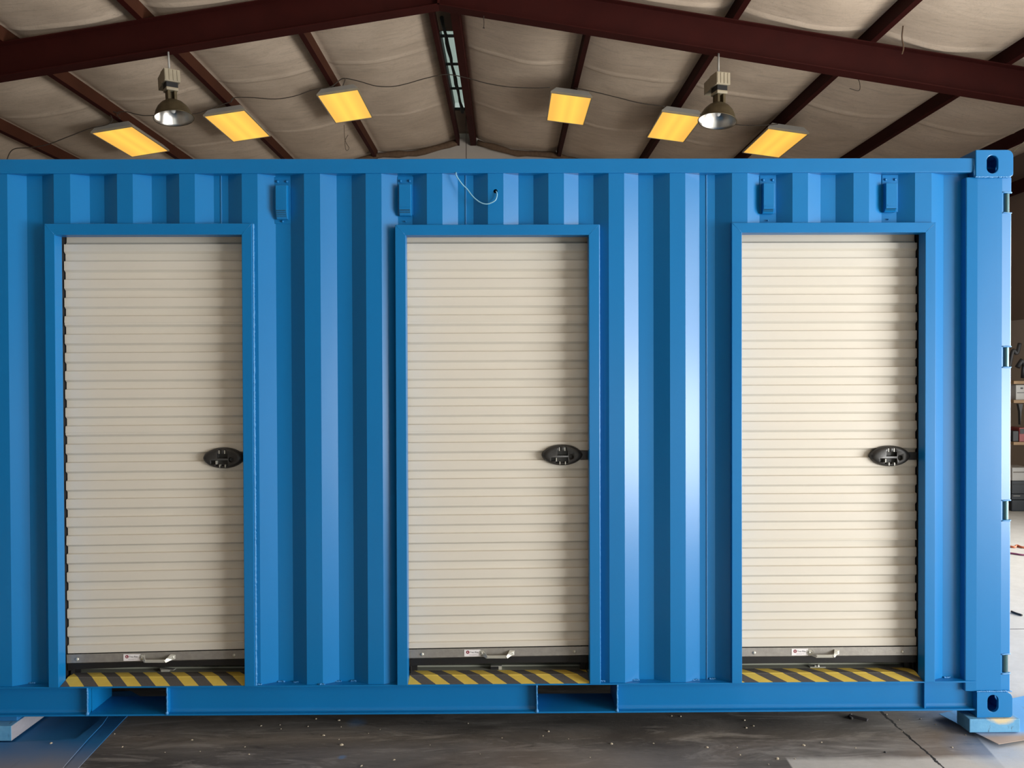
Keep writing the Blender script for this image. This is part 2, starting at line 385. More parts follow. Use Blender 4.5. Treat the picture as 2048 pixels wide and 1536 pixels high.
for s in (-1, 1):
    for a, b in zip(PUR[:-1], PUR[1:]):
        xa, xb = RXC+s*a, RXC+s*b
        if xa > XR or xa < XL: continue
        if xb > XR: xb = XR+.02
        if xb < XL: xb = XL
        lining(min(xa, xb), max(xa, xb))
ysk0, ysk1 = 7.2, 10.4
ceil = mb.build('ceiling', 'ins', solid=-.03); tag(ceil, kind='structure')
mb = MB(); mb.box(RXC-.2, RXC+.2, YF, ysk0, zroof(RXC)+.02, zroof(RXC)+.06); mb.box(RXC-.2, RXC+.2, ysk1, YB, zroof(RXC)+.02, zroof(RXC)+.06)
tag(mb.build('trim_2', 'insw', recalc=False), 'brown ridge lining board between the two ridge purlins', kind='structure')
# skylight in the ridge
sk = bpy.data.objects.new('window_1', None); COL.objects.link(sk); sk.location = (RXC, ysk0, zroof(RXC)); tag(sk, 'narrow ridge skylight with black bars', 'window', kind='structure')
MB().box(RXC-.17, RXC+.17, ysk0, ysk1, zroof(RXC)+.16, zroof(RXC)+.165).build('pane', 'glass', sk)
mb = MB()
for y in (ysk0+.02, 7.42, 8.4, 9.4, ysk1-.03): mb.box(RXC-.17, RXC+.17, y-.018, y+.018, zroof(RXC)+.03, zroof(RXC)+.06)
for x in (-.17, .155): mb.box(RXC+x, RXC+x+.015, ysk0, ysk1, zroof(RXC)+.0, zroof(RXC)+.16)
mb.build('frame', 'black', sk, recalc=False)
mb = MB(); mb.tube([(-.84+.07*i/14+.006*math.sin(4*i), 6.75+i*.26, zroof(RXC)-.01) for i in range(15)], [.026+.006*math.sin(5*i) for i in range(15)]); mb.build('bar', 'black', sk)

# rafter
def rafter():
    rf = empty('roof_rafter', (RXC, 5.2, ZR), 'dark red steel rafter crossing the whole roof in front of the lamps', 'beam')
    y0 = 5.2
    for s, nm in ((-1, 'left'), (1, 'right')):
        xe = XL if s < 0 else XR; L = xe-RXC
        def P(t, h, y): return (RXC+L*t, y, ZR-SL*abs(L)*t+h)
        mb = MB()
        for (h0, h1, ya, yb) in ((0, .012, y0, y0+.16), (.012, .368, y0+.074, y0+.084), (.368, .38, y0, y0+.16)):
            mb.add([P(t, h, y) for t in (0, 1) for h in (h0, h1) for y in (ya, yb)], [(0, 1, 3, 2), (4, 6, 7, 5), (0, 4, 5, 1), (2, 3, 7, 6), (0, 2, 6, 4), (1, 5, 7, 3)], False)
        o = mb.build('beam', 'redsteel', rf)
    MB().box(RXC-.012, RXC+.012, y0, y0+.16, ZR, ZR+.38).build('splice_plate', 'redsteel', rf)
rafter()
# purlins (Z section)
names = {0: 'beside the skylight', 1: 'next out from the skylight', 2: 'second out from the skylight', 3: 'third out from the skylight', 4: 'fourth out from the skylight', 5: 'lowest, behind the container corner'}
for s, side in ((-1, 'left'), (1, 'right')):
    for i, dx in enumerate(PUR[:6 if s > 0 else 5]):
        x = RXC+s*dx; zb = ZP-SL*dx; mb = MB(); h = .195; w = .065; q = -s*SL
        # web leaning square to the roof, bottom flange to the downhill side, top flange uphill
        sec = [(0, 0), (s*w, 0), (s*w, .018), (s*(w-.004), .018), (s*(w-.004), .004), (s*.004, .004), (s*.004, h), (-s*w, h), (-s*w, h-.004), (0, h-.004)]
        if i == 0:
            x = RXC+(-.15 if s < 0 else .175); a0, a1 = (-.055, .0) if s < 0 else (-.11, 0.0)
            mb.use(M['redsteel']); mb.box(x+a0, x+a1, YF+.02, YB-.02, zb, zb+.005); mb.box(x-.004, x, YF+.02, YB-.02, zb+.005, zb+h); mb.box(x-.004 if s > 0 else x-.05, x+.05 if s > 0 else x, YF+.02, YB-.02, zb+h-.004, zb+h)
        else:
            mb.use(M['redsteel']); L = YB-YF-.04
            pr = lambda sec: mb.prism([(x+a, YF+.02, zb+b+q*a) for a, b in (sec if s > 0 else sec[::-1])], (0, L, 0))
            pr([(0, 0), (s*w, 0), (s*w, .018), (s*(w-.004), .018), (s*(w-.004), .004), (0, .004)])
            mb.use(M['litsteel' if s < 0 else 'redsteel']); pr([(0, .004), (s*.004, .004), (s*.004, h), (-s*w, h), (-s*w, h-.004), (0, h-.004)])  # left webs browner and lighter: light from the right painted into the colour
        o = mb.build('roof_purlin', None, recalc=True)
        tag(o, 'dark red steel purlin on the %s slope, %s' % (side, names[i]), 'purlin', 'purlins running back to the gable')
# torn insulation at the gable
for s, lab in ((-1, 'ragged brown insulation edge along the gable, left of the ridge'), (1, 'ragged brown insulation edge along the gable, right of the ridge')):
    mb = MB(); n = 40
    pts = []; rr = []
    for i in range(n+1):
        x = RXC+s*(.2+i*.16); pts.append((x, YB-.14+.02*noise.noise(Vector((x*3, 0, 0))), zroof(x)-.165-.115*(1-abs(2*((abs(x-RXC)-.17) % 1.56)/1.56-1))*.8)); rr.append(.055+.035*noise.noise(Vector((x*7, 2, 0))))
    mb.tube(pts, rr, 10); tag(mb.build('insulation_strip', 'fibre'), lab, 'insulation')

# ---------------------------------------------------------------- ceiling lights
def light_fixture(px, py, tilt, lab, first=None):
    D = 11.2; p = pt(px, py, D-D0)
    root = bpy.data.objects.new('ceiling_light', None); COL.objects.link(root); root.location = p; root.rotation_euler = (0, tilt, 0); root.empty_display_size = .1
    tag(root, lab, 'ceiling light', 'lit fluorescent fixtures under the roof')
    if first:
        for ch in first.children: c = ch.copy(); COL.objects.link(c); c.parent = root
        return root
    w, L = .305, 1.22
    mb = MB(); mb.add([(x, y, 0.02) for y in (0, L) for x in (-w, w)] + [(x, y, .105) for y in (.05, L-.05) for x in (-w+.07, w-.07)],
        [(4, 6, 7, 5), (0, 4, 5, 1), (2, 3, 7, 6), (0, 2, 6, 4), (1, 5, 7, 3), (0, 1, 3, 2)]); mb.build('housing', 'lampgrey', root, local=True, bevel=.006)
    mb = MB()
    for a in ((-w, -w+.016, 0, L), (w-.016, w, 0, L), (-w+.016, w-.016, 0, .016), (-w+.016, w-.016, L-.016, L)): mb.box(*a, -.006, .022)
    mb.build('frame', 'ballast', root, local=True, recalc=False)
    mb = MB(); mb.box(-w+.014, w-.014, .014, L-.014, 0, .008); mb.build('diffuser', 'diff', root, local=True)
    return root
LS = [(675, 184.5, -.150, 'lit yellow ceiling light nearest the skylight on the left slope'), (448, 226, -.15, 'lit yellow ceiling light just right of the left bell lamp'),
      (223, 259, -.16, 'lit yellow ceiling light nearest the left end of the roof'), (1143, 190, .13, 'lit yellow ceiling light nearest the skylight on the right slope'),
      (1365, 228, .135, 'lit yellow ceiling light partly behind the right bell lamp'), (1577, 262, .14, 'lit yellow ceiling light nearest the right end of the container roof')]
f0 = None
for (a, b, t, lab) in LS:
    r = light_fixture(a, b, t, lab, f0); f0 = f0 or r

# ---------------------------------------------------------------- high bay bell lamps
def bell_lamp(px, py, yawz, lean, dome, lab):
    p = pt(px, py, 5.28)
    root = bpy.data.objects.new('bell_lamp', None); COL.objects.link(root); root.location = p; root.rotation_euler = (0, lean, yawz); root.empty_display_size = .1
    tag(root, lab, 'hanging lamp')
    mb = MB(); mb.tube([(0, 0, .0), (0, 0, -.27)], .011, 10); mb.build('hanging_rod', 'lampgrey', root, local=True)
    mb = MB(); mb.box(-.085, .085, -.11, .05, -.40, -.262); mb.prism([(-.085, .05, -.272), (.085, .05, -.272), (.085, .05, -.412), (-.085, .05, -.412)], (0, .13, -.02))
    for k in range(4): mb.box(-.08+k*.043, -.055+k*.043, -.116, -.11, -.39, -.272)
    mb.build('ballast_housing', 'ballast', root, local=True, bevel=.006, recalc=False)
    mb = MB(); mb.box(-.062, .062, -.085, .055, -.455, -.40); mb.build('collar', 'black', root, local=True)
    mb = MB(); mb.prism([(-.066, -.09, -.455), (.066, -.09, -.455), (.066, .06, -.455), (-.066, .06, -.455)], (0, 0, -.035)); mb.build('mounting_ring', 'ballast', root, local=True, bevel=.008)
    mb = MB()
    for x in (-.05, .02): mb.box(x, x+.03, -.07, .04, -.60, -.485)
    mb.box(-.05, .05, .0, .04, -.6, -.485); mb.build('bracket', 'bronze', root, local=True, bevel=.003, recalc=False)
    c = (0, -.015, -.585); k = 40
    prof = [(.045, 0.0), (.075, -.012), (.12, -.04), (.16, -.085), (.187, -.135), (.203, -.185), (.213, -.205)]
    rm = Matrix.Rotation(-yawz, 3, 'Z') @ Matrix.Rotation(dome, 3, 'Y') @ Matrix.Rotation(-.10, 3, 'X') @ Matrix.Rotation(yawz, 3, 'Z')
    def tiltdome(mb):
        cc = Vector(c); mb.v = [cc+rm @ (v-cc) for v in mb.v]; return mb
    mb = MB(); mb.lathe(prof+[(.218, -.208), (.216, -.214), (.21, -.212)], k, c); tiltdome(mb).build('reflector_shell', 'bronze', root, local=True)
    mb = MB(); mb.lathe([(r-.006, h-.004) for r, h in prof] + [(.210, -.211)], k, c); mb.lathe([(.0001, -.012), (.045, -.012)], k, c)
    tiltdome(mb).build('reflector_lining', 'alum', root, local=True)
    mb = MB(); mb.lathe([(.0001, -.15), (.02, -.145), (.032, -.12), (.030, -.09), (.018, -.05), (.018, -.02)], 20, c); tiltdome(mb).build('bulb', 'white', root, local=True)
bell_lamp(336, 97, .65, -.05, -.12, 'grey bell lamp hanging from the rafter left of the ridge')
bell_lamp(1437, 105, .25, 0.0, .14, 'grey bell lamp hanging from the rafter right of the ridge')

# ---------------------------------------------------------------- power cable looping between the fixtures, cords
def cable(name, pl, Y, r, mat, lab, cat='cable'):
    mb = MB(); mb.tube(smooth_path([pt(x, y, Y) for x, y in pl], 6), r, 6); return tag(mb.build(name, mat), lab, cat)
YC = 7.62
cable('power_cable', [(12, 325), (20, 305), (32, 297), (60, 295), (95, 289), (140, 272), (180, 257), (212, 250), (224, 242), (222, 232), (214, 226), (224, 223), (240, 228)], YC, .0065, 'cable', 'dark power cable looping from the left roof edge to the outermost left light')
cable('power_cable', [(240, 238), (234, 230), (238, 224), (255, 224), (280, 230), (305, 231), (385, 228), (415, 220), (445, 209), (462, 203), (467, 196)], YC+.05, .0065, 'cable', 'dark power cable sagging behind the left bell lamp')
cable('power_cable', [(462, 205), (467, 196), (500, 195), (550, 198), (590, 192), (625, 180), (660, 174), (680, 160), (690, 158), (686, 171)], YC, .0065, 'cable', 'dark power cable between the two lights left of the skylight')
cable('power_cable', [(664, 174), (680, 160), (692, 157), (720, 163), (752, 172), (785, 173), (815, 167), (850, 157), (891, 149), (930, 155), (975, 167), (1020, 174), (1070, 176), (1100, 175)], YC+.05, .0065, 'cable', 'long dark power cable passing under the skylight')
cable('power_cable', [(1150, 176), (1190, 184), (1235, 195), (1280, 206), (1330, 213)], YC, .0065, 'cable', 'dark power cable between the first two lights right of the skylight')
cable('power_cable', [(1400, 228), (1455, 245), (1480, 250), (1520, 251), (1556, 248)], YC, .0065, 'cable', 'dark power cable passing behind the right bell lamp')
mb = MB(); a = pt(932, 210, 10.6); mb.tube([a, (a.x, a.y, 2.9)], .006, 6); tag(mb.build('pull_cord', 'cable'), 'thin straight cord hanging down from the skylight', 'cord')
cable('hanging_scrap', [(967, 27), (968, 45), (967.5, 56)], 5.3, [.004]*12+[.014], 'cable', 'short brown strand hanging just right of the ridge', 'strand')
cable('hanging_scrap', [(1806, 52), (1804, 75), (1807, 95), (1804, 108)], 4.9, .008, 'fibre', 'frayed pale strand hanging in front of the right rafter', 'strand')
cable('hanging_scrap', [(1712, 150), (1719, 165), (1718, 181), (1699, 177)], 6.2, .004, 'cable', 'bent thin wire hanging below the right rafter', 'strand')
cable('hanging_scrap', [(2028, 303), (2038, 293), (2050, 282), (2070, 262)], 6.2, .006, 'ballast', 'pale thin wire slanting up behind the container corner', 'wire')
cable('hanging_scrap', [(688, 250), (690, 280), (698, 296), (692, 300), (690, 282), (696, 270)], 8.88, .004, 'cable', 'curled thin wire hanging below the light left of the skylight', 'strand')

# ================================================================ the container
def fix(o, **k): return o
XLE = -3.75
CO = empty('shipping_container', (-.7, 1.2, .09), 'blue painted corrugated steel container with three cream roll-up doors', 'shipping container')
YO, YI, DEP = .006, .042, 2.44
zRT, zRB = PZ(317, 0), PZ(346, 0)
zLT, zLB = PZ(1368.3, -.004), PZ(1427, -.004)
xPL = PX(1932, 0); xPR = PX(2024.5, 0)
# doors: outer-left px, inner-left, inner-right, outer-right (at py), outer-top, inner-top
DOORS = [dict(n=1, ol=88.5, il=109, ir=483, orr=503.5, py=470, ot=447, it=469.5), dict(n=2, ol=790, il=811, ir=1177.5, orr=1199, py=470, ot=449, it=470), dict(n=3, ol=1463.5, il=1484, ir=1851, orr=1872, py=470, ot=445, it=465)]
YFM = -.012
for d in DOORS:
    for k in ('ol', 'il', 'ir', 'orr'): d['X'+k] = PX(d[k], YFM, d['py'])
    d['zot'] = PZ(d['ot'], YFM, (d['ol']+d['orr'])/2); d['zit'] = PZ(d['it'], YFM, (d['ol']+d['orr'])/2)
# corrugated side
prof = []
def outer(a, b, py): prof.append((PX(a, YO, py), YO)); prof.append((PX(b, YO, py), YO))
def inner(a, b, py): prof.append((PX(a, YI, py), YI)); prof.append((PX(b, YI, py), YI))
seq = [('o', -15, 15, 420), ('i', 54, 85, 420), ('o', 108, 141, 440), ('i', 180, 209, 440), ('o', 234.6, 266, 440), ('i', 304, 333, 440), ('o', 359, 390, 440), ('i', 428, 457, 440), ('o', 484, 515.5, 440),
 ('i', 553, 583, 700), ('o', 610, 642, 700), ('i', 675, 705, 700), ('o', 733, 764.5, 700), ('i', 796, 825, 440), ('o', 854, 885, 440), ('i', 916, 947, 440), ('o', 976, 1007, 440), ('i', 1037, 1067, 440), ('o', 1097, 1128, 440),
 ('i', 1157, 1187, 440), ('o', 1218, 1249, 700), ('i', 1277, 1307, 700), ('o', 1340, 1371, 700), ('i', 1399, 1430, 700), ('o', 1464, 1495, 420), ('i', 1519, 1552, 420), ('o', 1585, 1616, 420), ('i', 1641, 1671, 420), ('o', 1707, 1738, 420), ('i', 1763, 1793, 420), ('o', 1830, 1863, 420), ('i', 1887, 1936, 420)]
for k, a, b, py in seq: (outer if k == 'o' else inner)(a, b, py)
x = prof[0][0]; left = []
while x > XLE+.3:
    left = [(x-.278, YO), (x-.206, YO), (x-.138, YI), (x-.068, YI)] + left; x -= .278
prof = [(XLE+.1, YI)] + left + prof
def panel(mb, prof, cuts, z0, z1):
    P = [Vector((a, b)) for a, b in prof]; out = []
    for p, q in zip(P[:-1], P[1:]):
        ts = [0, 1]
        for xa, xb, zz in cuts:
            for c in (xa, xb):
                if p.x < c < q.x: ts.append((c-p.x)/(q.x-p.x))
        ts.sort()
        for t0, t1 in zip(ts[:-1], ts[1:]):
            a = p.lerp(q, t0); b = p.lerp(q, t1); m = (a.x+b.x)/2; zb = z0
            for xa, xb, zz in cuts:
                if xa < m < xb: zb = zz
            mb.add([(a.x, a.y, zb), (b.x, b.y, zb), (b.x, b.y, z1), (a.x, a.y, z1)], [(0, 1, 2, 3)], False)
mb = MB(); panel(mb, prof, [((d['Xol']+d['Xil'])/2, (d['Xir']+d['Xorr'])/2, (d['zot']+d['zit'])/2) for d in DOORS], zLT-.003, zRB+.01)
sp = mb.build('side_panel', 'blue', CO, recalc=False, solid=.002)
hc = MB(); hpt = pt(991, 382.5, YO); hc.lathe([(.0001, -.03), (.0095, -.03), (.0095, .03), (.0001, .03)], 20, hpt, 'y'); hco = hc.build('tmp', 'blue')
sp.modifiers.clear(); cut(sp, [hco]); q = sp.modifiers.new('solid', 'SOLIDIFY'); q.thickness = .002; q.offset = -1
MB().disc(hpt+Vector((0, .05, 0)), .016, -.002).build('cable_hole', 'black', CO)
# top rail, roof, end walls, far side, floor
MB().box(XLE+.1, PX(1950, 0, 330), 0, .06, zRB, zRT).build('top_rail', 'blue', CO, bevel=.004)
MB().box(XLE+.05, xPR-.05, .05, DEP-.05, zRT-.035, zRT-.03).build('roof_panel', 'blue', CO)
MB().box(XLE+.1, xPR-.1, DEP-.06, DEP, zRB, zRT).build('top_rail', 'blue', CO, bevel=.004)
mb = MB(); n = 21; fx = []
xx = XLE+.1
while xx < xPR-.3: fx += [(xx, DEP-.042), (xx+.07, DEP-.042), (xx+.14, DEP-.006), (xx+.21, DEP-.006)]; xx += .278
panel(mb, fx, [], zLT, zRB+.01); mb.build('side_panel', 'blue', CO, recalc=False, solid=.002)
MB().box(XLE, XLE+.04, .1, DEP-.1, zLT, zRB).build('end_wall', 'blue', CO)
mb = MB(); mb.box(xPR-.06, xPR-.02, .12, DEP/2-.005, zLT, zRB); mb.box(xPR-.06, xPR-.02, DEP/2+.005, DEP-.12, zLT, zRB)
for y in (.5, .95, 1.5, 1.95): mb.tube([(xPR-.005, y, zLT), (xPR-.005, y, zRB)], .014, 8)
mb.build('end_door', 'blue', CO, recalc=False)
zFL = zLT+.026
MB().box(XLE+.05, xPR-.1, .16, DEP-.05, zFL-.03, zFL).build('deck', 'sillgrey', CO)
# bottom rail: outward facing channel with fork pockets
YW = .026
pk = [(PX(176.5, 0, 1400), PX(333, 0, 1400)), (PX(1075, 0, 1400), PX(1233, 0, 1400))]
xJ = PX(1847, .02, 1400); xE = PX(1951, 0, 1400)
mb = MB(); mb.box(XLE+.1, xE, -.004, YW+.02, zLT-.006, zLT)                       # top flange
mb.box(XLE+.1, xE, -.004, YW+.02, zLB, zLB+.007)                                     # bottom flange
for a, b in ((XLE+.1, pk[0][0]), (pk[0][1], pk[1][0]), (pk[1][1], xJ-.003), (xJ+.003, xE)): mb.box(a, b, YW, YW+.006, zLB+.006, zLT-.005)
for a, b in ((XLE+.1, pk[0][0]), (pk[0][1], pk[1][0]), (pk[1][1], xJ-.003), (xJ+.003, xE)):                                           # fillet
    r = .016
    mb.smooth = False
    pr = [(YW+.001, zLB+.006+r)] + [(YW-r*(1-math.cos(t)), zLB+.006+r-r*math.sin(t)) for t in [math.pi/2*i/5 for i in range(6)]] + [(YW+.001, zLB+.006)]
    mb.prism([(a, y, z) for y, z in pr], (b-a, 0, 0))
mb.build('bottom_rail', 'blue', CO, recalc=True)
mb = MB(); mb.box(xJ-.0035, xJ+.0035, .006, YW, zLB+.006, zLT-.006); mb.build('rail_stiffener', 'blue', CO)
for (a, b), dd in zip(pk, (.17, .15)):
    for xw in (a-.006, b): MB().box(xw, xw+.006, 0, .21, zLB, zLT-.006).build('pocket_side', 'blue', CO, bevel=.001)
    MB().box(a, b, .0, .20, zLB-.0005, zLB+.0055).build('pocket_plate', 'blue', CO, bevel=.001)
    MB().box(a-.05, b+.05, .9, .906, zLB, zFL-.03).build('pocket_shade_plate', 'black', CO)  # black plate stands in for the shade deep inside the pocket
    for xx_ in (a-.003, b+.003):
        mb = MB(); zz = [zLB+.004+(zLT-.01-zLB)*i/26 for i in range(27)]; mb.tube([(xx_+.001*random.uniform(-1, 1), -.001, z) for z in zz], [.0032+.0018*random.random() + (.004 if i < 3 else 0) for i in range(27)], 7)
        mb.build('weld_bead', 'weld', CO)
for i in range(12):
    x = XLE+.3+i*.5
    if all(not (a-.1 < x < b+.1) for a, b in pk): MB().box(x, x+.045, .07, DEP-.07, zLB+.03, zFL-.031).build('cross_member', 'blue', CO)
MB().box(XLE+.1, xE, DEP-.06, DEP, zLB, zLT).build('bottom_rail', 'blue', CO)
# corner post
zC1, zC0 = PZ(353, -.01, 1985), PZ(1384.5, -.01, 1985)
zCT, zCB = PZ(299.5, -.012, 1985), PZ(1435, -.012, 1985)
x54, x03 = PX(1954, 0), PX(2003, 0)
def post():
    mb = MB(); pl = [(xPL, .16), (xPL, .007), (xPL+.003, .003), (x54, -.001), (x03, -.001), (xPR-.006, .0035), (xPR-.001, .010), (xPR, .16)]
    mb.prism([(x, y, zC0) for x, y in pl], (0, 0, zC1-zC0)); o = mb.build('corner_post', 'blue', CO)
    cs = []
    hz = [(PZ(a, 0, 2012), PZ(b, 0, 2012)) for a, b in ((386, 424), (694.5, 733), (1002.5, 1040), (1310, 1346))]
    for z1, z0 in hz: cs.append(MB().box(PX(2006, 0), xPR+.03, -.05, .055, z0, z1).build('tmp', 'blue'))
    cut(o, cs)
    bvl = o.modifiers.new('bevel', 'BEVEL'); bvl.width = .0025; bvl.segments = 2; bvl.limit_method = 'ANGLE'; bvl.angle_limit = math.radians(40)
    xh = PX(2016, 0)
    for z1, z0 in hz:
        mb = MB(); mb.tube([(xh, .022, z0), (xh, .022, z1)], .0155, 16); mb.box(xh-.015, xPR-.001, .035, .054, z0, z1); h = mb.build('hinge', 'pin', CO, recalc=False)
        x6 = PX(2006, 0)
        for zz, e in ((z1, .004), (z0, -.004)):
            mb = MB(); mb.tube(smooth_path([(x6-.006, .003, zz+e*1.6), (x6-.001, -.002, zz+e*.8), (x6+.012, -.001, zz+e), (xPR-.006, .004, zz+e), (xPR, .012, zz+e*.6)], 4), .0032, 6)
            mb.build('weld_bead', 'weld', CO)
    # far-right and left posts for the other corners (simple)
    MB().box(xPL, xPR, DEP-.16, DEP, zC0, zC1).build('corner_post', 'blue', CO, bevel=.004)
    for y in (0, DEP-.16): MB().box(XLE, XLE+.16, y, y+.16, zC0, zC1).build('corner_post', 'blue', CO, bevel=.004)
post()
def casting(x0, x1, y0, y1, z0, z1, hole=None):
    r = .022; mb = MB(); pl = []
    for cx, cz, a0 in ((x1-r, z0+r*.6, -90), (x1-r*1.3, z1-r*1.3, 0)):
        rr = r*.6 if a0 == -90 else r*1.3
        pl += [(cx+rr*math.cos(math.radians(a0+15*i)) if a0 == 0 else x1-rr+rr*math.cos(math.radians(a0+15*i)), y0, cz+rr*math.sin(math.radians(a0+15*i))) for i in range(7)]
    pl += [(x0, y0, z1), (x0, y0, z0)]
    mb.prism(pl, (0, y1-y0, 0)); o = mb.build('corner_casting', 'blue', CO)
    cs = []
    if hole:
        hx, hz, hw, hh = hole
        m = MB(); t = .024; m.box(x0+t, x1-t*.7, y0+t*.6, y1-t, z0+t*.5, z1-t*.7); cs.append(m.build('tmp', 'blue'))
        m = MB(); pts = [(hx+hw*math.cos(a), y0-.05, hz+(hh-hw)*(1 if math.sin(a) >= 0 else -1)+hw*math.sin(a)) for a in [2*math.pi*(i+.5)/28 for i in range(28)]]
        m.prism(pts, (0, .1, 0)); cs.append(m.build('tmp', 'blue'))
        m = MB(); yc, zc = (y0+y1)/2, (z0+z1)/2; pts = [(x1-.06, yc+.022*math.cos(a), zc+.016*math.sin(a)) for a in [2*math.pi*i/24 for i in range(24)]]; m.prism(pts, (.1, 0, 0)); cs.append(m.build('tmp', 'blue'))
        cut(o, cs)
    b = o.modifiers.new('bevel', 'BEVEL'); b.width = .003; b.segments = 2; b.limit_method = 'ANGLE'; b.angle_limit = math.radians(40)
    return o
k = 3.488/1538
c1 = (PX(1951.5, -.012, 330), PX(2027, -.012, 330)); c2 = (PX(1954, -.012, 1400), PX(2025, -.012, 1400))
h1 = pt(1985, 328.5, -.012); h2 = pt(1986, 1407, -.012)
casting(*c1, -.012, .15, zC1, zCT, (h1.x, h1.z, 11.3*k, 18*k)); casting(*c2, -.012, .15, zCB, zC0, (h2.x, h2.z, 11.3*k, 17.5*k))
casting(*c1, DEP-.15, DEP+.012, zC1, zCT); casting(*c2, DEP-.15, DEP+.012, zCB, zC0)
for y in (-.012, DEP-.15): casting(XLE-.01, XLE+.165, y, y+.162, zC1, zCT); casting(XLE-.01, XLE+.165, y, y+.162, zCB, zC0)
def bead(pts, r, name='weld_bead', mat='weld', jit=.0012, n=60):
    P = [Vector(p) for p in pts]; out = []; rr = []
    for i in range(n+1):
        t = i/n*(len(P)-1); j = min(int(t), len(P)-2); p = P[j].lerp(P[j+1], t-j)
        out.append(p+Vector((random.uniform(-jit, jit), 0, random.uniform(-jit, jit)))); rr.append(r*random.uniform(.8, 1.25))
    mb = MB(); mb.tube(out, rr, 7); return mb.build(name, mat, CO)
bead([(c1[0]-.001, .002, zRT-.004), (c1[0]-.001, -.004, zRB), (c1[0]-.001, -.004, zC1)], .0042)
bead([(c1[0], -.008, zC1-.001), (c1[1]-.01, -.006, zC1-.001)], .004)
bead([(c2[0], -.006, zC0+.002), (c2[1], -.004, zC0+.002)], .003)
# vertical lap seams
for px, py, top in ((443, 400, DOORS[0]['zot']), (932, 400, DOORS[1]['zot']), (1413.5, 700, zLT)):
    x = PX(px, YI, py); MB().box(x-.0022, x+.0022, YI-.003, YI+.001, top, zRB).build('lap_seam', 'weld', CO)
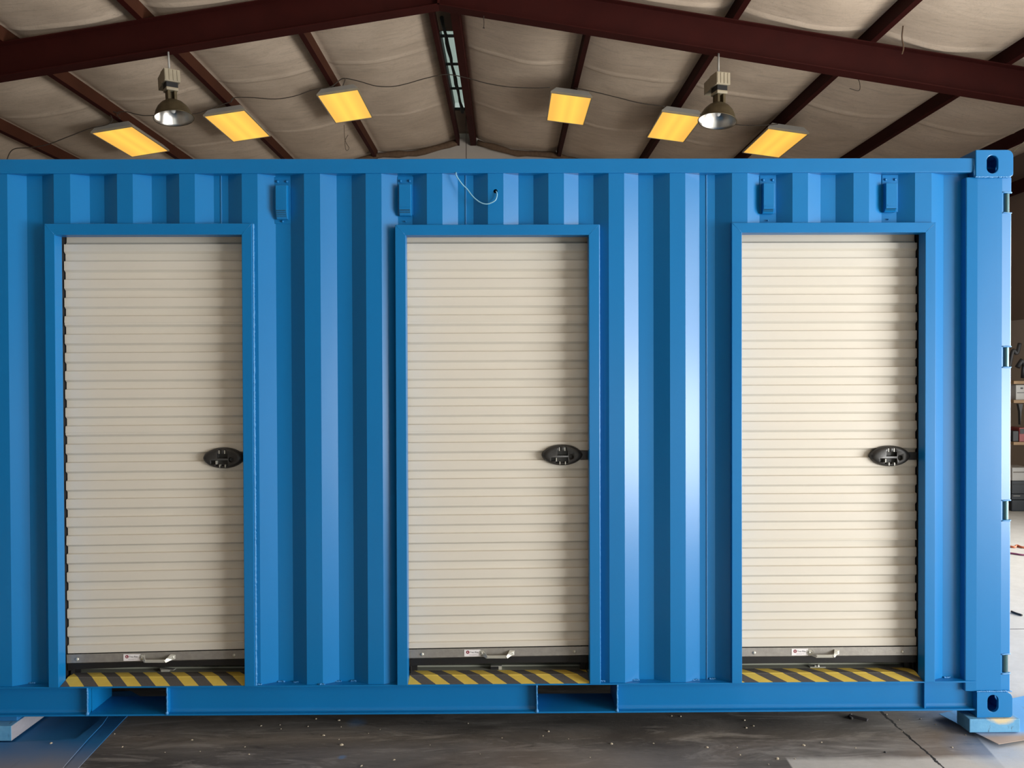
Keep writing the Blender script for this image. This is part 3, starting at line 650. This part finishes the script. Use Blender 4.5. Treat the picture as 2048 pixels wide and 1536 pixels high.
# door frames, guides, roll-up doors
zSILL = zLT
def door(d, phase_px, kshear, stickpx, latchpx, handleflip, bar_y, seal_y, plate):
    nm = 'doorway'
    Xol, Xil, Xir, Xor = d['Xol'], d['Xil'], d['Xir'], d['Xorr']; zo, zi = d['zot'], d['zit']
    mb = MB()   # three mitred box sections
    yb = .046
    mb.prism([(Xol, YFM, zLT), (Xil, YFM, zLT), (Xil, YFM, zi), (Xir, YFM, zi), (Xir, YFM, zLT), (Xor, YFM, zLT), (Xor, YFM, zo), (Xol, YFM, zo)], (0, yb-YFM, 0))
    fr = mb.build('door_frame', 'blue', CO, bevel=.002)
    for (xa_, za_), (xb_, zb_) in (((Xol, zo), (Xil, zi)), ((Xor, zo), (Xir, zi))):
        m2 = MB(); m2.tube([(xa_+(xb_-xa_)*t, YFM+.0004, za_+(zb_-za_)*t) for t in (.08, .35, .65, .92)], .0011, 6); m2.build('mitre_weld', 'blue', CO)
    # guides
    for s, x in ((-1, Xil), (1, Xir)):
        mb = MB(); mb.use(M['black']); mb.box(x-.03, x+.03, .112, .12, zSILL+.02, zo); mb.box(x+s*.014, x+s*.03, .048, .112, zSILL, zo); mb.box(x-s*.004, x+s*.0, .085, .112, zSILL+.02, zSILL+.11)
        mb.use(M['white']); mb.box(x+s*.010, x+s*.014, .047, .054, zSILL+.04, zo)  # white strip paints the lit edge of the track
        mb.build('door_guide', None, CO, recalc=False)
    # curtain
    YD = .078; per = .0846; zw = PZ(phase_px, YD); xa, xb = Xil-.009, Xir+.009; xm = (xa+xb)/2
    zbar = PZ(bar_y, YD, (d['il']+d['ir'])/2); zend = zbar+.004; ztop = zo
    prof = []; s = [(0.0, 0.0), (.014, .0012), (.120, .0118), (.135, .0125), (.51, .0125), (.520, .0118), (.552, .0006), (.562, 0.0)]
    k0 = -3
    for kk in range(k0, 40):
        for t, dy in s:
            z = zw-(kk+t)*per
            if z > ztop or z < zend: continue
            prof.append((z, YD+dy))
    # overlapping sheet joints
    joints = [PZ(v, YD) for v in (642.5, 861, 1083)]
    zl = PZ(487.5, YD); prof = [(z, y) for z, y in prof if z < zl]; pts = [(ztop, YD+.026), (zl+.012, YD+.022), (zl+.004, YD+.017), (zl+.0005, YD+.013), (zl, YD)] + prof + [(zend, YD+.002)]; pts.sort(reverse=True)
    out = []
    for (z, y) in pts: out.append((z, y))
    for jz in joints: out += [(jz+.0008, YD), (jz+.0004, YD-.0022), (jz-.010, YD-.0022), (jz-.0105, YD)] if False else [(jz+.0009, YD-.0022), (jz, YD-.0022), (jz-.0006, YD+.0012), (jz-.0016, YD)]
    out.sort(reverse=True)
    def sh(z, x):
        t = max(0.0, (ztop-z)/(ztop-zend)); return z+kshear*(x-xm)*t**1.6
    nx = 6; vs = []; fs = []
    for z, y in out:
        for i in range(nx+1): x = xa+(xb-xa)*i/nx; vs.append((x, y, sh(z, x)))
    for j in range(len(out)-1):
        for i in range(nx): a = j*(nx+1)+i; fs.append((a, a+1, a+nx+2, a+nx+1))
    mb = MB(); mb.add(vs, fs, False); cu = mb.build('roll_up_door', 'cream', CO, recalc=False, solid=.0015); 
    cu['label'] = 'cream ribbed roll-up door'
    # bottom bar, seal
    def q(x, z): return (x, sh(z, x))
    def slab(x0, x1, y0, y1, z0, z1, mb):
        return mb.add([(x, y, z+kshear*(x-xm)) for z in (z0, z1) for y in (y0, y1) for x in (x0, x1)], [(0, 2, 3, 1), (4, 5, 7, 6), (0, 1, 5, 4), (2, 6, 7, 3), (0, 4, 6, 2), (1, 3, 7, 5)], False)
    bh = .0405; mb = MB(); slab(xa, xb, YD-.010, YD-.006, zbar-bh, zbar+.002, mb); slab(xa, xb, YD-.010, YD+.03, zbar-bh-.0, zbar-bh+.004, mb)
    bar = mb.build('bottom_bar', 'galv', cu, recalc=False, bevel=.001)
    for px in d['bolts']:
        X = PX(px, YD, 1300); MB().disc(Vector((X, YD-.010, zbar-bh*.5+kshear*(X-xm))), .0075, -.005, 16).build('bolt', 'galv_l', cu)
    zs = PZ(seal_y, YD, (d['il']+d['ir'])/2)
    mb = MB(); n = 30
    for i in range(n):
        x0, x1 = xa+(xb-xa)*i/n, xa+(xb-xa)*(i+1)/n
        def zz(x): t = (x-xa)/(xb-xa); return zs+kshear*(x-xm)+.003*math.sin(t*math.pi)*1.2+(-.006 if t < .02 else 0)
        mb.add([(x0, YD-.004, zbar-bh+kshear*(x0-xm)), (x1, YD-.004, zbar-bh+kshear*(x1-xm)), (x1, YD-.002, zz(x1)), (x0, YD-.002, zz(x0)),
                (x0, YD+.004, zbar-bh+kshear*(x0-xm)), (x1, YD+.004, zbar-bh+kshear*(x1-xm)), (x1, YD+.004, zz(x1)), (x0, YD+.004, zz(x0))], [(0, 1, 2, 3), (5, 4, 7, 6), (3, 2, 6, 7), (0, 4, 5, 1)], False)
    mb.build('weather_seal', 'black', cu)
    # lift handle: bent bar between two ears
    hx0, hx1 = PX(handleflip[0], YD-.02, 1305), PX(handleflip[1], YD-.02, 1305); zh = zbar-bh*.5+kshear*((hx0+hx1)/2-xm)
    mb = MB(); y0 = YD-.0105
    def ear(x, s):
        pl = [(x-s*.018, y0, zh+.011), (x+s*.004, y0, zh+.013), (x+s*.013, y0-.018, zh+.001), (x+s*.020, y0-.026, zh-.007), (x+s*.014, y0-.026, zh-.016), (x-s*.006, y0-.004, zh-.010), (x-s*.018, y0, zh-.009)]
        mb.prism(pl, (0, -.0025, 0)) if s > 0 else mb.prism(pl[::-1], (0, -.0025, 0))
        mb.disc(Vector((x-s*.008, y0-.002, zh+.001)), .0065, -.006, 14)
    ear(hx0, 1); ear(hx1, -1)
    mb.add([(hx0+.016, y0-.027, zh-.004), (hx1-.016, y0-.027, zh-.004), (hx1-.016, y0-.024, zh-.017), (hx0+.016, y0-.024, zh-.017), (hx0+.016, y0-.025, zh-.003), (hx1-.016, y0-.025, zh-.003), (hx1-.016, y0-.022, zh-.017), (hx0+.016, y0-.022, zh-.017)],
        [(0, 1, 2, 3), (7, 6, 5, 4), (0, 4, 5, 1), (3, 2, 6, 7), (0, 3, 7, 4), (1, 5, 6, 2)], False)
    mb.build('lift_handle', 'galv_l', cu, recalc=False)
    # sticker with print
    sx0, sx1 = PX(stickpx[0], YD-.01, 1305), PX(stickpx[1], YD-.01, 1305); zsx = zbar-bh*.46+kshear*((sx0+sx1)/2-xm)
    mb = MB(); mb.use(M['sticker']); mb.box(sx0, sx1, YD-.0115, YD-.0102, zsx-.0155, zsx+.0155)
    mb.use(M['stred']); mb.lathe([(.0001, -.0003), (.0078, -.0003), (.0078, 0)], 24, (sx0+.0165, YD-.0115, zsx+.004), 'y', False)
    text_mesh('K', .012, (sx0+.0128, YD-.0120, zsx-.0002), M['sticker'], mb)
    text_mesh('Trac-Rite', .0105, (sx0+.0265, YD-.0117, zsx+.0005), M['stblk'], mb)
    mb.use(M['stgry']); mb.box(sx0+.022, sx0+.058, YD-.0118, YD-.0115, zsx-.0078, zsx-.0065); mb.box(sx0+.022, sx0+.048, YD-.0118, YD-.0115, zsx-.0105, zsx-.0095)
    mb.build('sticker', None, cu, recalc=False)
    # latch
    c = pt(latchpx[0], latchpx[1], YD-.01); kk = 3.57/1538; a, b = 41*kk, 21*kk
    def lens(sc, y, bx=0):
        L = []
        for i in range(44):
            t = 2*math.pi*i/44; cx, sx = math.cos(t), math.sin(t)
            L.append((c.x+a*sc*(abs(cx)**.93)*(1 if cx > 0 else -1), y, c.z+b*sc*(abs(sx)**1.22)*(1 if sx > 0 else -1)))
        return L
    mb = MB(); rings = [lens(1.0, YD+.004), lens(1.0, YD-.006), lens(.97, YD-.014), lens(.90, YD-.0215), lens(.80, YD-.0255), lens(.70, YD-.0265)]
    vs = [v for r in rings for v in r]; n = 44; fs = [(j*n+i, j*n+(i+1) % n, (j+1)*n+(i+1) % n, (j+1)*n+i) for j in range(len(rings)-1) for i in range(n)]
    fs += [tuple(range(n))[::-1], tuple(range((len(rings)-1)*n, len(rings)*n))]
    mb.add(vs, fs, True); la = mb.build('latch', 'plastic', cu)
    def W_(x, z): return c.x+x*kk, c.z-z*kk     # px offsets from the latch centre
    cs = []
    def cb(x0, x1, z0, z1, depth=.02):
        p, q_ = W_(x0, z0), W_(x1, z1); cs.append(MB().box(p[0], q_[0], YD-.05, YD-.0265+depth, p[1], q_[1]).build('tmp', 'black'))
    cb(-10.5, 10.5, -9, 0); cb(-8, -4, -17, -8); cb(3, 7, -17, -8); cb(-23, 10.5, 4, 12); cb(-14, 10.5, 11, 15.5)
    p = W_(17, 3); m = MB(); m.lathe([(.0001, -.05), (5*kk, -.05), (5*kk, -.008), (.0001, -.008)], 24, (p[0], YD, p[1]), 'y'); cs.append(m.build('tmp', 'black'))
    cut(la, cs)
    bv = la.modifiers.new('bevel', 'BEVEL'); bv.width = .0008; bv.segments = 1; bv.limit_method = 'ANGLE'; bv.angle_limit = math.radians(50)
    for x, z0, z1 in ((-7, -16, -9), (4, -16, -9), (-6, 12.5, 18), (5, 12.5, 18), (-13, 5, 12)):
        p, q_ = W_(x, z0), W_(x+1.6, z1); MB().box(p[0], q_[0], YD-.027, YD-.007, p[1], q_[1]).build('latch_rib', 'galv_l', cu)
    MB().box(c.x+a*.8, Xir+.012, YD-.008, YD-.002, c.z-.019, c.z+.017).build('latch_bolt', 'plastic', cu)
    # sill with hazard tape
    y1, z1 = .058, .019; zt = zLT+.0008; yt = .112; ys = .175
    mb = MB(); mb.use(M['blue']); mb.add([(x, y, z) for x in (Xil-.002, Xir+.002) for y, z in ((-.003, zLT-.0005), (y1, zLT+z1-.002), (ys, zLT+z1), (ys, zLT-.001))], [(0, 4, 5, 1), (1, 5, 6, 2), (2, 6, 7, 3), (0, 3, 7, 4), (0, 1, 2, 3), (4, 7, 6, 5)], False)
    mb.cur = 0; mb.build('sill', None, CO, bevel=.001)
    mb = MB(); mb.use(M['sillgrey']); mb.add([(x, y, z) for x in (Xil+.002, Xir-.002) for y, z in ((yt, zLT+z1+.0005), (ys, zLT+z1+.0005), (ys, zLT+z1), (yt, zLT+z1))], [(0, 4, 5, 1), (1, 5, 6, 2), (2, 6, 7, 3), (3, 7, 4, 0), (0, 1, 2, 3), (4, 7, 6, 5)], False)
    mb.build('sill_plate', None, CO)
    pp = pt(d['tape'], 1348, yt)
    mb = MB(); T = .0012; nx = 2
    sec = [(-.002, zLT), (y1-.004, zLT+z1-.0035), (y1+.003, zLT+z1-.0002), (yt, zLT+z1)]
    for (ya, za), (yb_, zb_) in zip(sec[:-1], sec[1:]):
        mb.add([(Xil+.001, ya, za+T), (Xir-.001, ya, za+T), (Xir-.001, yb_, zb_+T), (Xil+.001, yb_, zb_+T)], [(0, 1, 2, 3)], False)
    tp = mb.build('hazard_tape', 'tape', CO, origin=(pp.x+yt-.0, 0.0, zLT), recalc=False, solid=.001); tp['label'] = 'yellow and black striped anti-slip tape'
    # small catch plate lying on the sill
    p = pt(plate[0], plate[1], .13); p.z = zLT+z1+.001
    mb = MB(); A = plate[2]; ca, sa = math.cos(A), math.sin(A)
    def R(x, y, z): return (p.x+x*ca-y*sa, p.y+x*sa+y*ca, p.z+z)
    mb.use(M['galv_l']); w = .037
    if plate[3] == 'lever':
        mb.add([R(x, y, z) for z in (.008, .0105) for x, y in ((-w, -.008), (w, -.012), (w, .008), (-w, .012))], [(0, 3, 2, 1), (4, 5, 6, 7), (0, 1, 5, 4), (1, 2, 6, 5), (2, 3, 7, 6), (3, 0, 4, 7)], False)
        mb.box(p.x-.030, p.x+.01, p.y-.012, p.y+.004, p.z, p.z+.008); mb.use(M['black']); mb.box(p.x-.042, p.x-.028, p.y-.012, p.y+.008, p.z, p.z+.007)
    elif plate[3] == 'box':
        mb.use(M['black']); mb.box(p.x-.027, p.x+.010, p.y-.012, p.y+.01, p.z, p.z+.014); mb.use(M['galv_l']); mb.box(p.x+.010, p.x+.025, p.y-.013, p.y+.01, p.z, p.z+.014)
        mb.box(p.x-.027, p.x+.025, p.y-.008, p.y+.01, p.z+.014, p.z+.016)
    else:
        mb.box(p.x-w, p.x+w, p.y-.012, p.y+.012, p.z, p.z+.003); mb.lathe([(.0001, .012), (.006, .011), (.008, .003)], 14, (p.x+.004, p.y, p.z)); mb.box(p.x-.012, p.x+.004, p.y-.003, p.y+.003, p.z+.003, p.z+.007)
    mb.build('catch_plate', None, CO, recalc=False)
DOORS[0]['bolts'] = (157, 470); DOORS[1]['bolts'] = (845, 1149); DOORS[2]['bolts'] = (1507, 1803); DOORS[0]['tape'] = 173.8; DOORS[1]['tape'] = 827.6; DOORS[2]['tape'] = 1508.5
door(DOORS[0], 501, .020, (247, 281), (447, 916), (286, 341), 1304, 1334.5, (336, 1344, -.18, 'lever'))
door(DOORS[1], 501, .012, (928.5, 961), (1124.5, 910), (967, 1021), 1295.5, 1327.5, (993, 1338, 0, 'box'))
door(DOORS[2], 498, .002, (1583, 1616), (1780, 912), (1623, 1672), 1294, 1326, (1634, 1335, 0, 'plate'))
# welds around the frames
for d, rr, side in ((DOORS[0], .0058, 1), (DOORS[1], .0022, 1), (DOORS[2], .0018, 1)):
    x = d['Xorr']+rr*.5; bead([(x, -.002 if rr > .005 else .002, d['zot']), (x, -.002 if rr > .005 else .002, zLT)], rr, jit=rr*.1, n=420)
for d in DOORS:
    for s in range(5):
        x = d['Xol']+random.uniform(.1, .8); bead([(x, YO-.001, d['zot']+.001), (x+random.uniform(.03, .08), YO-.001, d['zot']+.001)], .0025, n=14)
for px, py in ((519, 0), (560, 0), (592, 0), (645, 0), (675, 0), (705, 0), (1205, 0), (1270, 0), (1390, 0), (1425, 0), (60, 0), (1895, 0)):
    x = PX(px, .03, 1360); i = 0
    y = .03
    for (xa, ya), (xb, yb_) in zip([p for p in prof][:-1], prof[1:]):
        if xa <= x <= xb: y = ya+(yb_-ya)*(x-xa)/max(1e-6, xb-xa)
    bead([(x-.012, y-.003, zLT+.002), (x+.018, y-.003, zLT+.002)], .0038, jit=.002, n=12)
# vents
def vent(px0, px1, py0, py1, cx0, cx1, cy0, cy1, grid_rows, lowscrew, plate_long):
    yf = YI-.003; root = MB(); x0, x1 = PX(px0, yf, 400), PX(px1, yf, 400); zt = PZ(py0, yf, (px0+px1)/2); zb = PZ(py1, yf, (px0+px1)/2)
    v = MB().box(x0, x1, yf, YI-.001, zb, zt).build('vent', 'blue', CO, bevel=.001)
    ph = .031; yc = yf-ph; X0, X1 = PX(cx0, yc, 400), PX(cx1, yc, 400); Z1 = PZ(cy0, yc, (px0+px1)/2); Z0 = PZ(cy1, yc, (px0+px1)/2); zg = Z0+(Z1-Z0)*grid_rows
    mb = MB(); pr = [(yf, Z1+.004), (yc, Z1), (yc, zg), (yf-ph*.45, Z0), (yf, Z0)]
    mb.prism([(X0, y, z) for y, z in pr], (X1-X0, 0, 0)); mb.build('cover', 'blue', v, bevel=.0025)
    mb = MB(); mb.box(X0+.004, X1-.006, yc-.0006, yc, zg+.006, zg+.0075); mb.box(X0+.008, X1-.012, yc-.0008, yc, zg+.009, zg+.016); mb.build('embossed_mark', 'blue', v, recalc=False)
    mb = MB(); nr = 5 if grid_rows > .2 else 3; nc = 7   # grille slots on the sloped foot
    a = Vector((0, yc, zg-.001)); b = Vector((0, yf-ph*.45, Z0+.002)); d = b-a
    nrm = Vector((0, -abs(d.z), -abs(d.y)*0-abs(d.y))).normalized()
    for i in range(nr):
        for j in range(nc):
            xa = X0+.004+(X1-X0-.008)*j/nc; xb = xa+(X1-X0-.008)/nc*.62; p = a+d*((i+.2)/nr); q_ = a+d*((i+.78)/nr); o_ = nrm*.0006
            mb.add([(xa, p.y+o_.y, p.z+o_.z), (xb, p.y+o_.y, p.z+o_.z), (xb, q_.y+o_.y, q_.z+o_.z), (xa, q_.y+o_.y, q_.z+o_.z)], [(0, 1, 2, 3)], False)
    mb.build('grille', 'blue_dk', v, recalc=False)
    mb = MB(); MBx = (x0+(x1-x0)*.2, x0+(x1-x0)*.78)
    for x in MBx: mb.disc(Vector((x, yf, zt-.021)), .0062, -.006, 14)
    if lowscrew: p = pt(lowscrew[0], lowscrew[1], yf); mb.disc(p, .0058 if plate_long else .0035, -.006, 14)
    mb.build('screw', 'blue', v)
vent(549, 581, 354, 447.5, 550.5, 573.5, 370, 437, .27, (565.5, 443), True)
vent(795, 826, 353, 430, 797.5, 822, 368, 430, .2, (811, 443), False)
vent(1519.5, 1552, 351, 427, 1527, 1549.5, 366, 426, .15, (1535, 441), False)
vent(1764, 1797, 350, 424, 1772, 1795, 366, 423, .13, (1776, 439), False)
mb = MB(); y = -.006
wp = [(912, 345, .0), (913, 352, -.004), (924, 368, .0), (934, 378, .004), (943, 390, .002), (952, 399, .0), (963, 406, -.004), (974, 408, -.006), (984, 405, -.008), (991, 400, -.008), (994, 391, -.004), (993, 384, .0), (991, 382.5, .02)]
mb.tube(smooth_path([pt(a, b, c) for a, b, c in wp], 5), .0028, 8); wv = mb.build('loose_wire', 'wire', CO); wv['label'] = 'pale blue overpainted wire'

# ================================================================ floor level things
def block(lab, x0, x1, y0, y1, z0, z1, raw=False):
    mb = MB(); mb.use(M['block']); mb.box(x0, x1, y0, y1, z0, z1)
    if raw:
        mb.use(M['rawwood']); mb.mi[-1] = mb.cur if False else mb.mats.index(M['rawwood'])
    return tag(mb.build('timber_block', None, bevel=.003, recalc=False), lab, 'wood block')
bx0, bx1 = fp(1935.5, 1466, 0.012).x, fp(2043, 1470, 0.012).x
yB = fp(1985, 1467.5, .014).y
block('blue-stained timber block under the right corner of the container', bx0, bx1, yB, yB+.10, .0195, zCB-.001)
p = fp(23, 1485.5, .008); block('blue-stained timber block on the masking board at the left, lower of two', p.x-.9, p.x, p.y, p.y+.9, .0155, .083, raw=True)
q_ = pt(0, 1447, p.y+.06); mb = MB(); mb.box(p.x-.9, p.x-.006, p.y+.05, p.y+.9, .084, zLB-.001); tag(mb.build('packing_board', 'sheetL', bevel=.002), 'thin blue-painted board lying on top of the left timber block', 'board')
def sheet(name, pts, z, th, mat, lab, cat):
    n = len(pts); P = [fp(a, b, z) for a, b in pts]
    mb = MB(); mb.prism([(v.x, v.y, z-th) for v in P], (0, 0, th)); return tag(mb.build(name, mat), lab, cat)
sheet('masking_board', [(-260, 1640), (-260, 1391), (60, 1388), (262, 1382), (290, 1398), (248, 1438), (156, 1536), (70, 1640)], .004, .003, 'sheetL', 'blue-oversprayed masking board on the floor at bottom left, its edge running under the container', 'board')
sheet('masking_board', [(-260, 1640), (-260, 1487.5), (23, 1484.5), (152, 1477.5), (177, 1458), (206, 1434), (214, 1420), (216, 1432), (205, 1448), (176, 1478), (130, 1530), (60, 1640)], .015, .004, 'sheetL', 'blue-grey masking sheet in the bottom left corner, laid on top of the board', 'sheet')
cable('paper_edge', [(205, 1436), (203, 1444), (188, 1458), (176, 1476), (160, 1492), (140, 1514), (122, 1538)], 0, .001, 'cable', 'tmp')
o = [x for x in bpy.data.objects if x.name == 'paper_edge'][0]; bpy.data.objects.remove(o)
pv = [fp(1878, 1415, .05), fp(1940, 1454, .03), fp(1997, 1489, .0145), fp(2048, 1480.5, .0145), fp(2200, 1455, .0145), fp(2200, 1385, .0145), fp(2050, 1392, .0145)]
pv[0].z = .018; pv[1].z = .0145
mb = MB(); mb.add(pv, [(0, 1, 6), (1, 3, 6), (1, 2, 3), (3, 4, 5, 6)], False); tag(mb.build('masking_paper', 'sheetR', solid=.002), 'blue-oversprayed brown paper sheet under the right timber block', 'paper')
# debris
DB = [(632, 1438, 1.2), (678, 1441, 1.3), (522, 1452, 1), (560, 1450, .7), (562, 1458, .8), (616, 1453, .9), (682, 1454, .9), (647, 1471, 1.5), (683, 1490, 2), (737, 1467, .8), (760, 1459, .8), (723, 1532, 1.2), (788, 1520, 1.2), (498, 1509, 1.1), (490, 1494, .9), (678, 1479, .7), (936, 1447, 1), (1097, 1463, 1.5), (1086, 1472, 1), (1137, 1478, .8), (1004, 1476, .7), (1343, 1432, 1.3), (1361, 1433, 1.4), (1489, 1441, 1.3), (1492, 1455, .9), (1223, 1488, 1.9), (1307, 1487, 1), (1414, 1495, 1.6), (1474, 1495, .9), (1555, 1518, 2.2), (1607, 1491, 1.8), (1770, 1505, 1.8), (1507, 1452, 1.2), (1493, 1456, 1.1), (1643, 1485, 1.1), (1711, 1496, 1), (1804, 1463, .9), (1841, 1438, .9), (1871, 1449, .8), (1480, 1510, 1.2), (1773, 1429, 1.2), (1798, 1440, .8), (1590, 1518, .9), (1537, 1529, 1), (102, 1487, 1.8), (245, 1494, 1.1), (229, 1468, 1.1), (384, 1480, 1.1), (1904, 1495, 1.3), (1931, 1470, 1.0), (400, 1503, .8), (860, 1490, .7), (960, 1508, .7), (1180, 1515, .8), (1030, 1495, .6), (330, 1505, .7)]
for i, (a, b, s) in enumerate(DB):
    zz = .015 if i in (44,) else 0; p = fp(a, b, zz); r = .0032*s; mb = MB(); ang = random.uniform(0, 3.1); el = random.uniform(1, 1.7); vs = []
    for (h, rr) in ((0, 1), (.55, .85), (.9, .35)):
        for j in range(6):
            t = 2*math.pi*j/6; x, y = rr*r*el*math.cos(t)*random.uniform(.75, 1.2), rr*r*math.sin(t)*random.uniform(.75, 1.2)
            vs.append((p.x+x*math.cos(ang)-y*math.sin(ang), p.y+x*math.sin(ang)+y*math.cos(ang), zz+h*r*1.1))
    fs = [(k*6+j, k*6+(j+1) % 6, (k+1)*6+(j+1) % 6, (k+1)*6+j) for k in (0, 1) for j in range(6)]+[(12, 13, 14, 15, 16, 17), (5, 4, 3, 2, 1, 0)]
    mb.add(vs, fs, False); tag(mb.build('debris_chip', 'chip' if i != 31 else 'darktool'), ('tiny pale chip on the concrete floor %s' % ('below the left door' if a < 500 else 'below the ribs between left and middle doors' if a < 800 else 'below the middle door' if a < 1200 else 'below the ribs between middle and right doors' if a < 1470 else 'below the right door' if a < 1760 else 'right of the floor crack')) if i not in (44, 31) else ('white scrap lying on the blue masking sheet at bottom left' if i == 44 else 'small dark chip on the pale floor near the crack'), 'debris', 'chips scattered on the floor' if i not in (44, 31) else None)
a, b = fp(1699, 1432), fp(1735, 1441); dr = (b-a).normalized(); nr = Vector((-dr.y, dr.x, 0)); mb = MB()
c0 = a-nr*.012; mb.prism([c0, c0+nr*.03, c0+nr*.03+Vector((0, 0, .003)), c0+nr*.004+Vector((0, 0, .003)), c0+nr*.002+Vector((0, 0, .014)), c0+Vector((0, 0, .014))], (b-a)); tag(mb.build('metal_strip', 'strip'), 'short bent grey metal strip on the floor under the container edge', 'metal strip')
mb = MB(); mb.tube([fp(1702, 1429, .006), fp(1698, 1434, .006), fp(1705, 1437, .006)], .006, 6); tag(mb.build('metal_strip', 'darktool'), 'curled black scrap beside the bent metal strip', 'scrap')

# ================================================================ storage rack glimpsed past the right corner
YS = 5.7; DS = YS+D0
def rz(py): return pt(2036, py, YS).z
def rx(px): return pt(px, 850, YS).x
SX0, SX1 = rx(2027.5), XR-.95
rack = empty('storage_rack', (SX0, YS, 0), 'wooden storage rack against the far right wall', 'shelf')
for py in (762, 800, 884):
    z = rz(py); MB().box(SX0, SX1, YS, YS+1.6, z-.035, z).build('shelf', 'woodshelf', rack)
for x in (SX0+.005, SX1-.06): 
    for y in (YS+.5, YS+1.5): MB().box(x, x+.05, y, y+.05, 0, rz(700)).build('upright', 'woodshelf', rack)
MB().box(SX0+.03, SX1, YS+1.4, YS+1.41, .3, rz(690)).build('back_board', 'wallg', rack)
def item(name, px0, px1, py0, py1, mat, lab, cat, dy=.3, oy=.03, extra=None, bev=.008):
    x0, x1 = rx(px0), rx(px1); z1, z0 = rz(py0), rz(py1)
    mb = MB(); mb.use(M[mat]); mb.box(x0, x1, YS+oy, YS+oy+dy, z0, z1)
    if extra:
        mb.use(M[extra[0]])
        for (a, b, c, d) in extra[1:]: mb.box(rx(a), rx(b), YS+oy-.004, YS+oy, rz(d), rz(c))
    return tag(mb.build(name, None, bevel=bev, recalc=False), lab, cat)
zt = rz(800); 
item('carton', 2035, 2075, 770, 799.8, 'card', 'pale carton with a small black print on the middle shelf of the rack', 'box', extra=('darktool', (2044, 2049, 775, 778), (2037, 2052, 785, 786)))
item('tool_case', 2029, 2041, 862, 883.8, 'darktool', 'black tool case on the lower shelf of the rack', 'tool case')
item('power_tool', 2042, 2060, 856, 883.8, 'redplastic', 'red and black power tool beside the black case on the lower shelf', 'tool', extra=('darktool', (2043, 2056, 858, 868)))
item('storage_bin', 2028, 2070, 936, 962, 'card', 'pale storage bin on top of the dark bins under the rack shelf', 'storage bin', extra=('wallg', (2030, 2068, 944, 946)))
item('storage_bin', 2027.5, 2072, 963, 988, 'bin', 'upper dark storage bin under the rack', 'storage bin', extra=('darktool', (2030, 2068, 968, 970)))
item('storage_bin', 2027, 2074, 989, 1000, 'bin', 'middle dark storage bin under the rack', 'storage bin', extra=('lampgrey', (2030, 2044, 992, 993)))
x0, x1 = rx(2027), rx(2080); mb = MB(); mb.box(x0, x1, YS+.03, YS+.4, 0, rz(1001)); tag(mb.build('storage_bin', 'bin', bevel=.01), 'lowest dark storage bin standing on the floor under the rack', 'storage bin')
mb = MB(); z = rz(802)-.036
mb.prism([(rx(2037), YS+.0, z), (rx(2046), YS, z), (rx(2043), YS, z-.10), (rx(2041), YS, z-.25), (rx(2040), YS, z-.09)], (0, .04, 0)); tag(mb.build('hand_saw', 'darktool'), 'dark pointed tool hanging below the middle shelf', 'tool')
mb = MB(); z = rz(762)+.035
mb.tube(smooth_path([(rx(2028), YS+.1, z+.10), (rx(2034), YS+.08, z+.33), (rx(2042), YS+.08, z+.30), (rx(2050), YS+.1, z+.42)], 6), .022, 8); mb.tube([(rx(2040), YS+.05, z+.13), (rx(2048), YS+.05, z+.21), (rx(2056), YS+.05, z+.16)], .03, 8)
mb.tube([(rx(2029), YS+.1, z), (rx(2029), YS+.1, z+.12)], .02, 8); mb.tube([(rx(2056), YS+.1, z), (rx(2056), YS+.08, z+.2)], .02, 8)
tag(mb.build('hose', 'darktool'), 'black hose and gun lying on the top shelf of the rack', 'hose')
def fcord(pts, r, mat, lab, name='extension_cord'):
    mb = MB(); mb.tube(smooth_path([fp(a, b, r) for a, b in pts], 6), r, 7); tag(mb.build(name, mat), lab, 'cord')
fcord([(1990, 1085), (2026, 1094), (2034, 1091), (2048, 1095), (2080, 1093)], .010, 'orange', 'orange cord lying on the bright floor beyond the container, nearer the rack')
fcord([(1990, 1103), (2026, 1107), (2048, 1110), (2080, 1109)], .008, 'purple', 'thin plum cord lying on the bright floor beyond the container')
fcord([(2023, 1223), (2030, 1226), (2044, 1230.5)], .007, 'darktool', 'short black stick on the bright floor right of the container', 'stick')
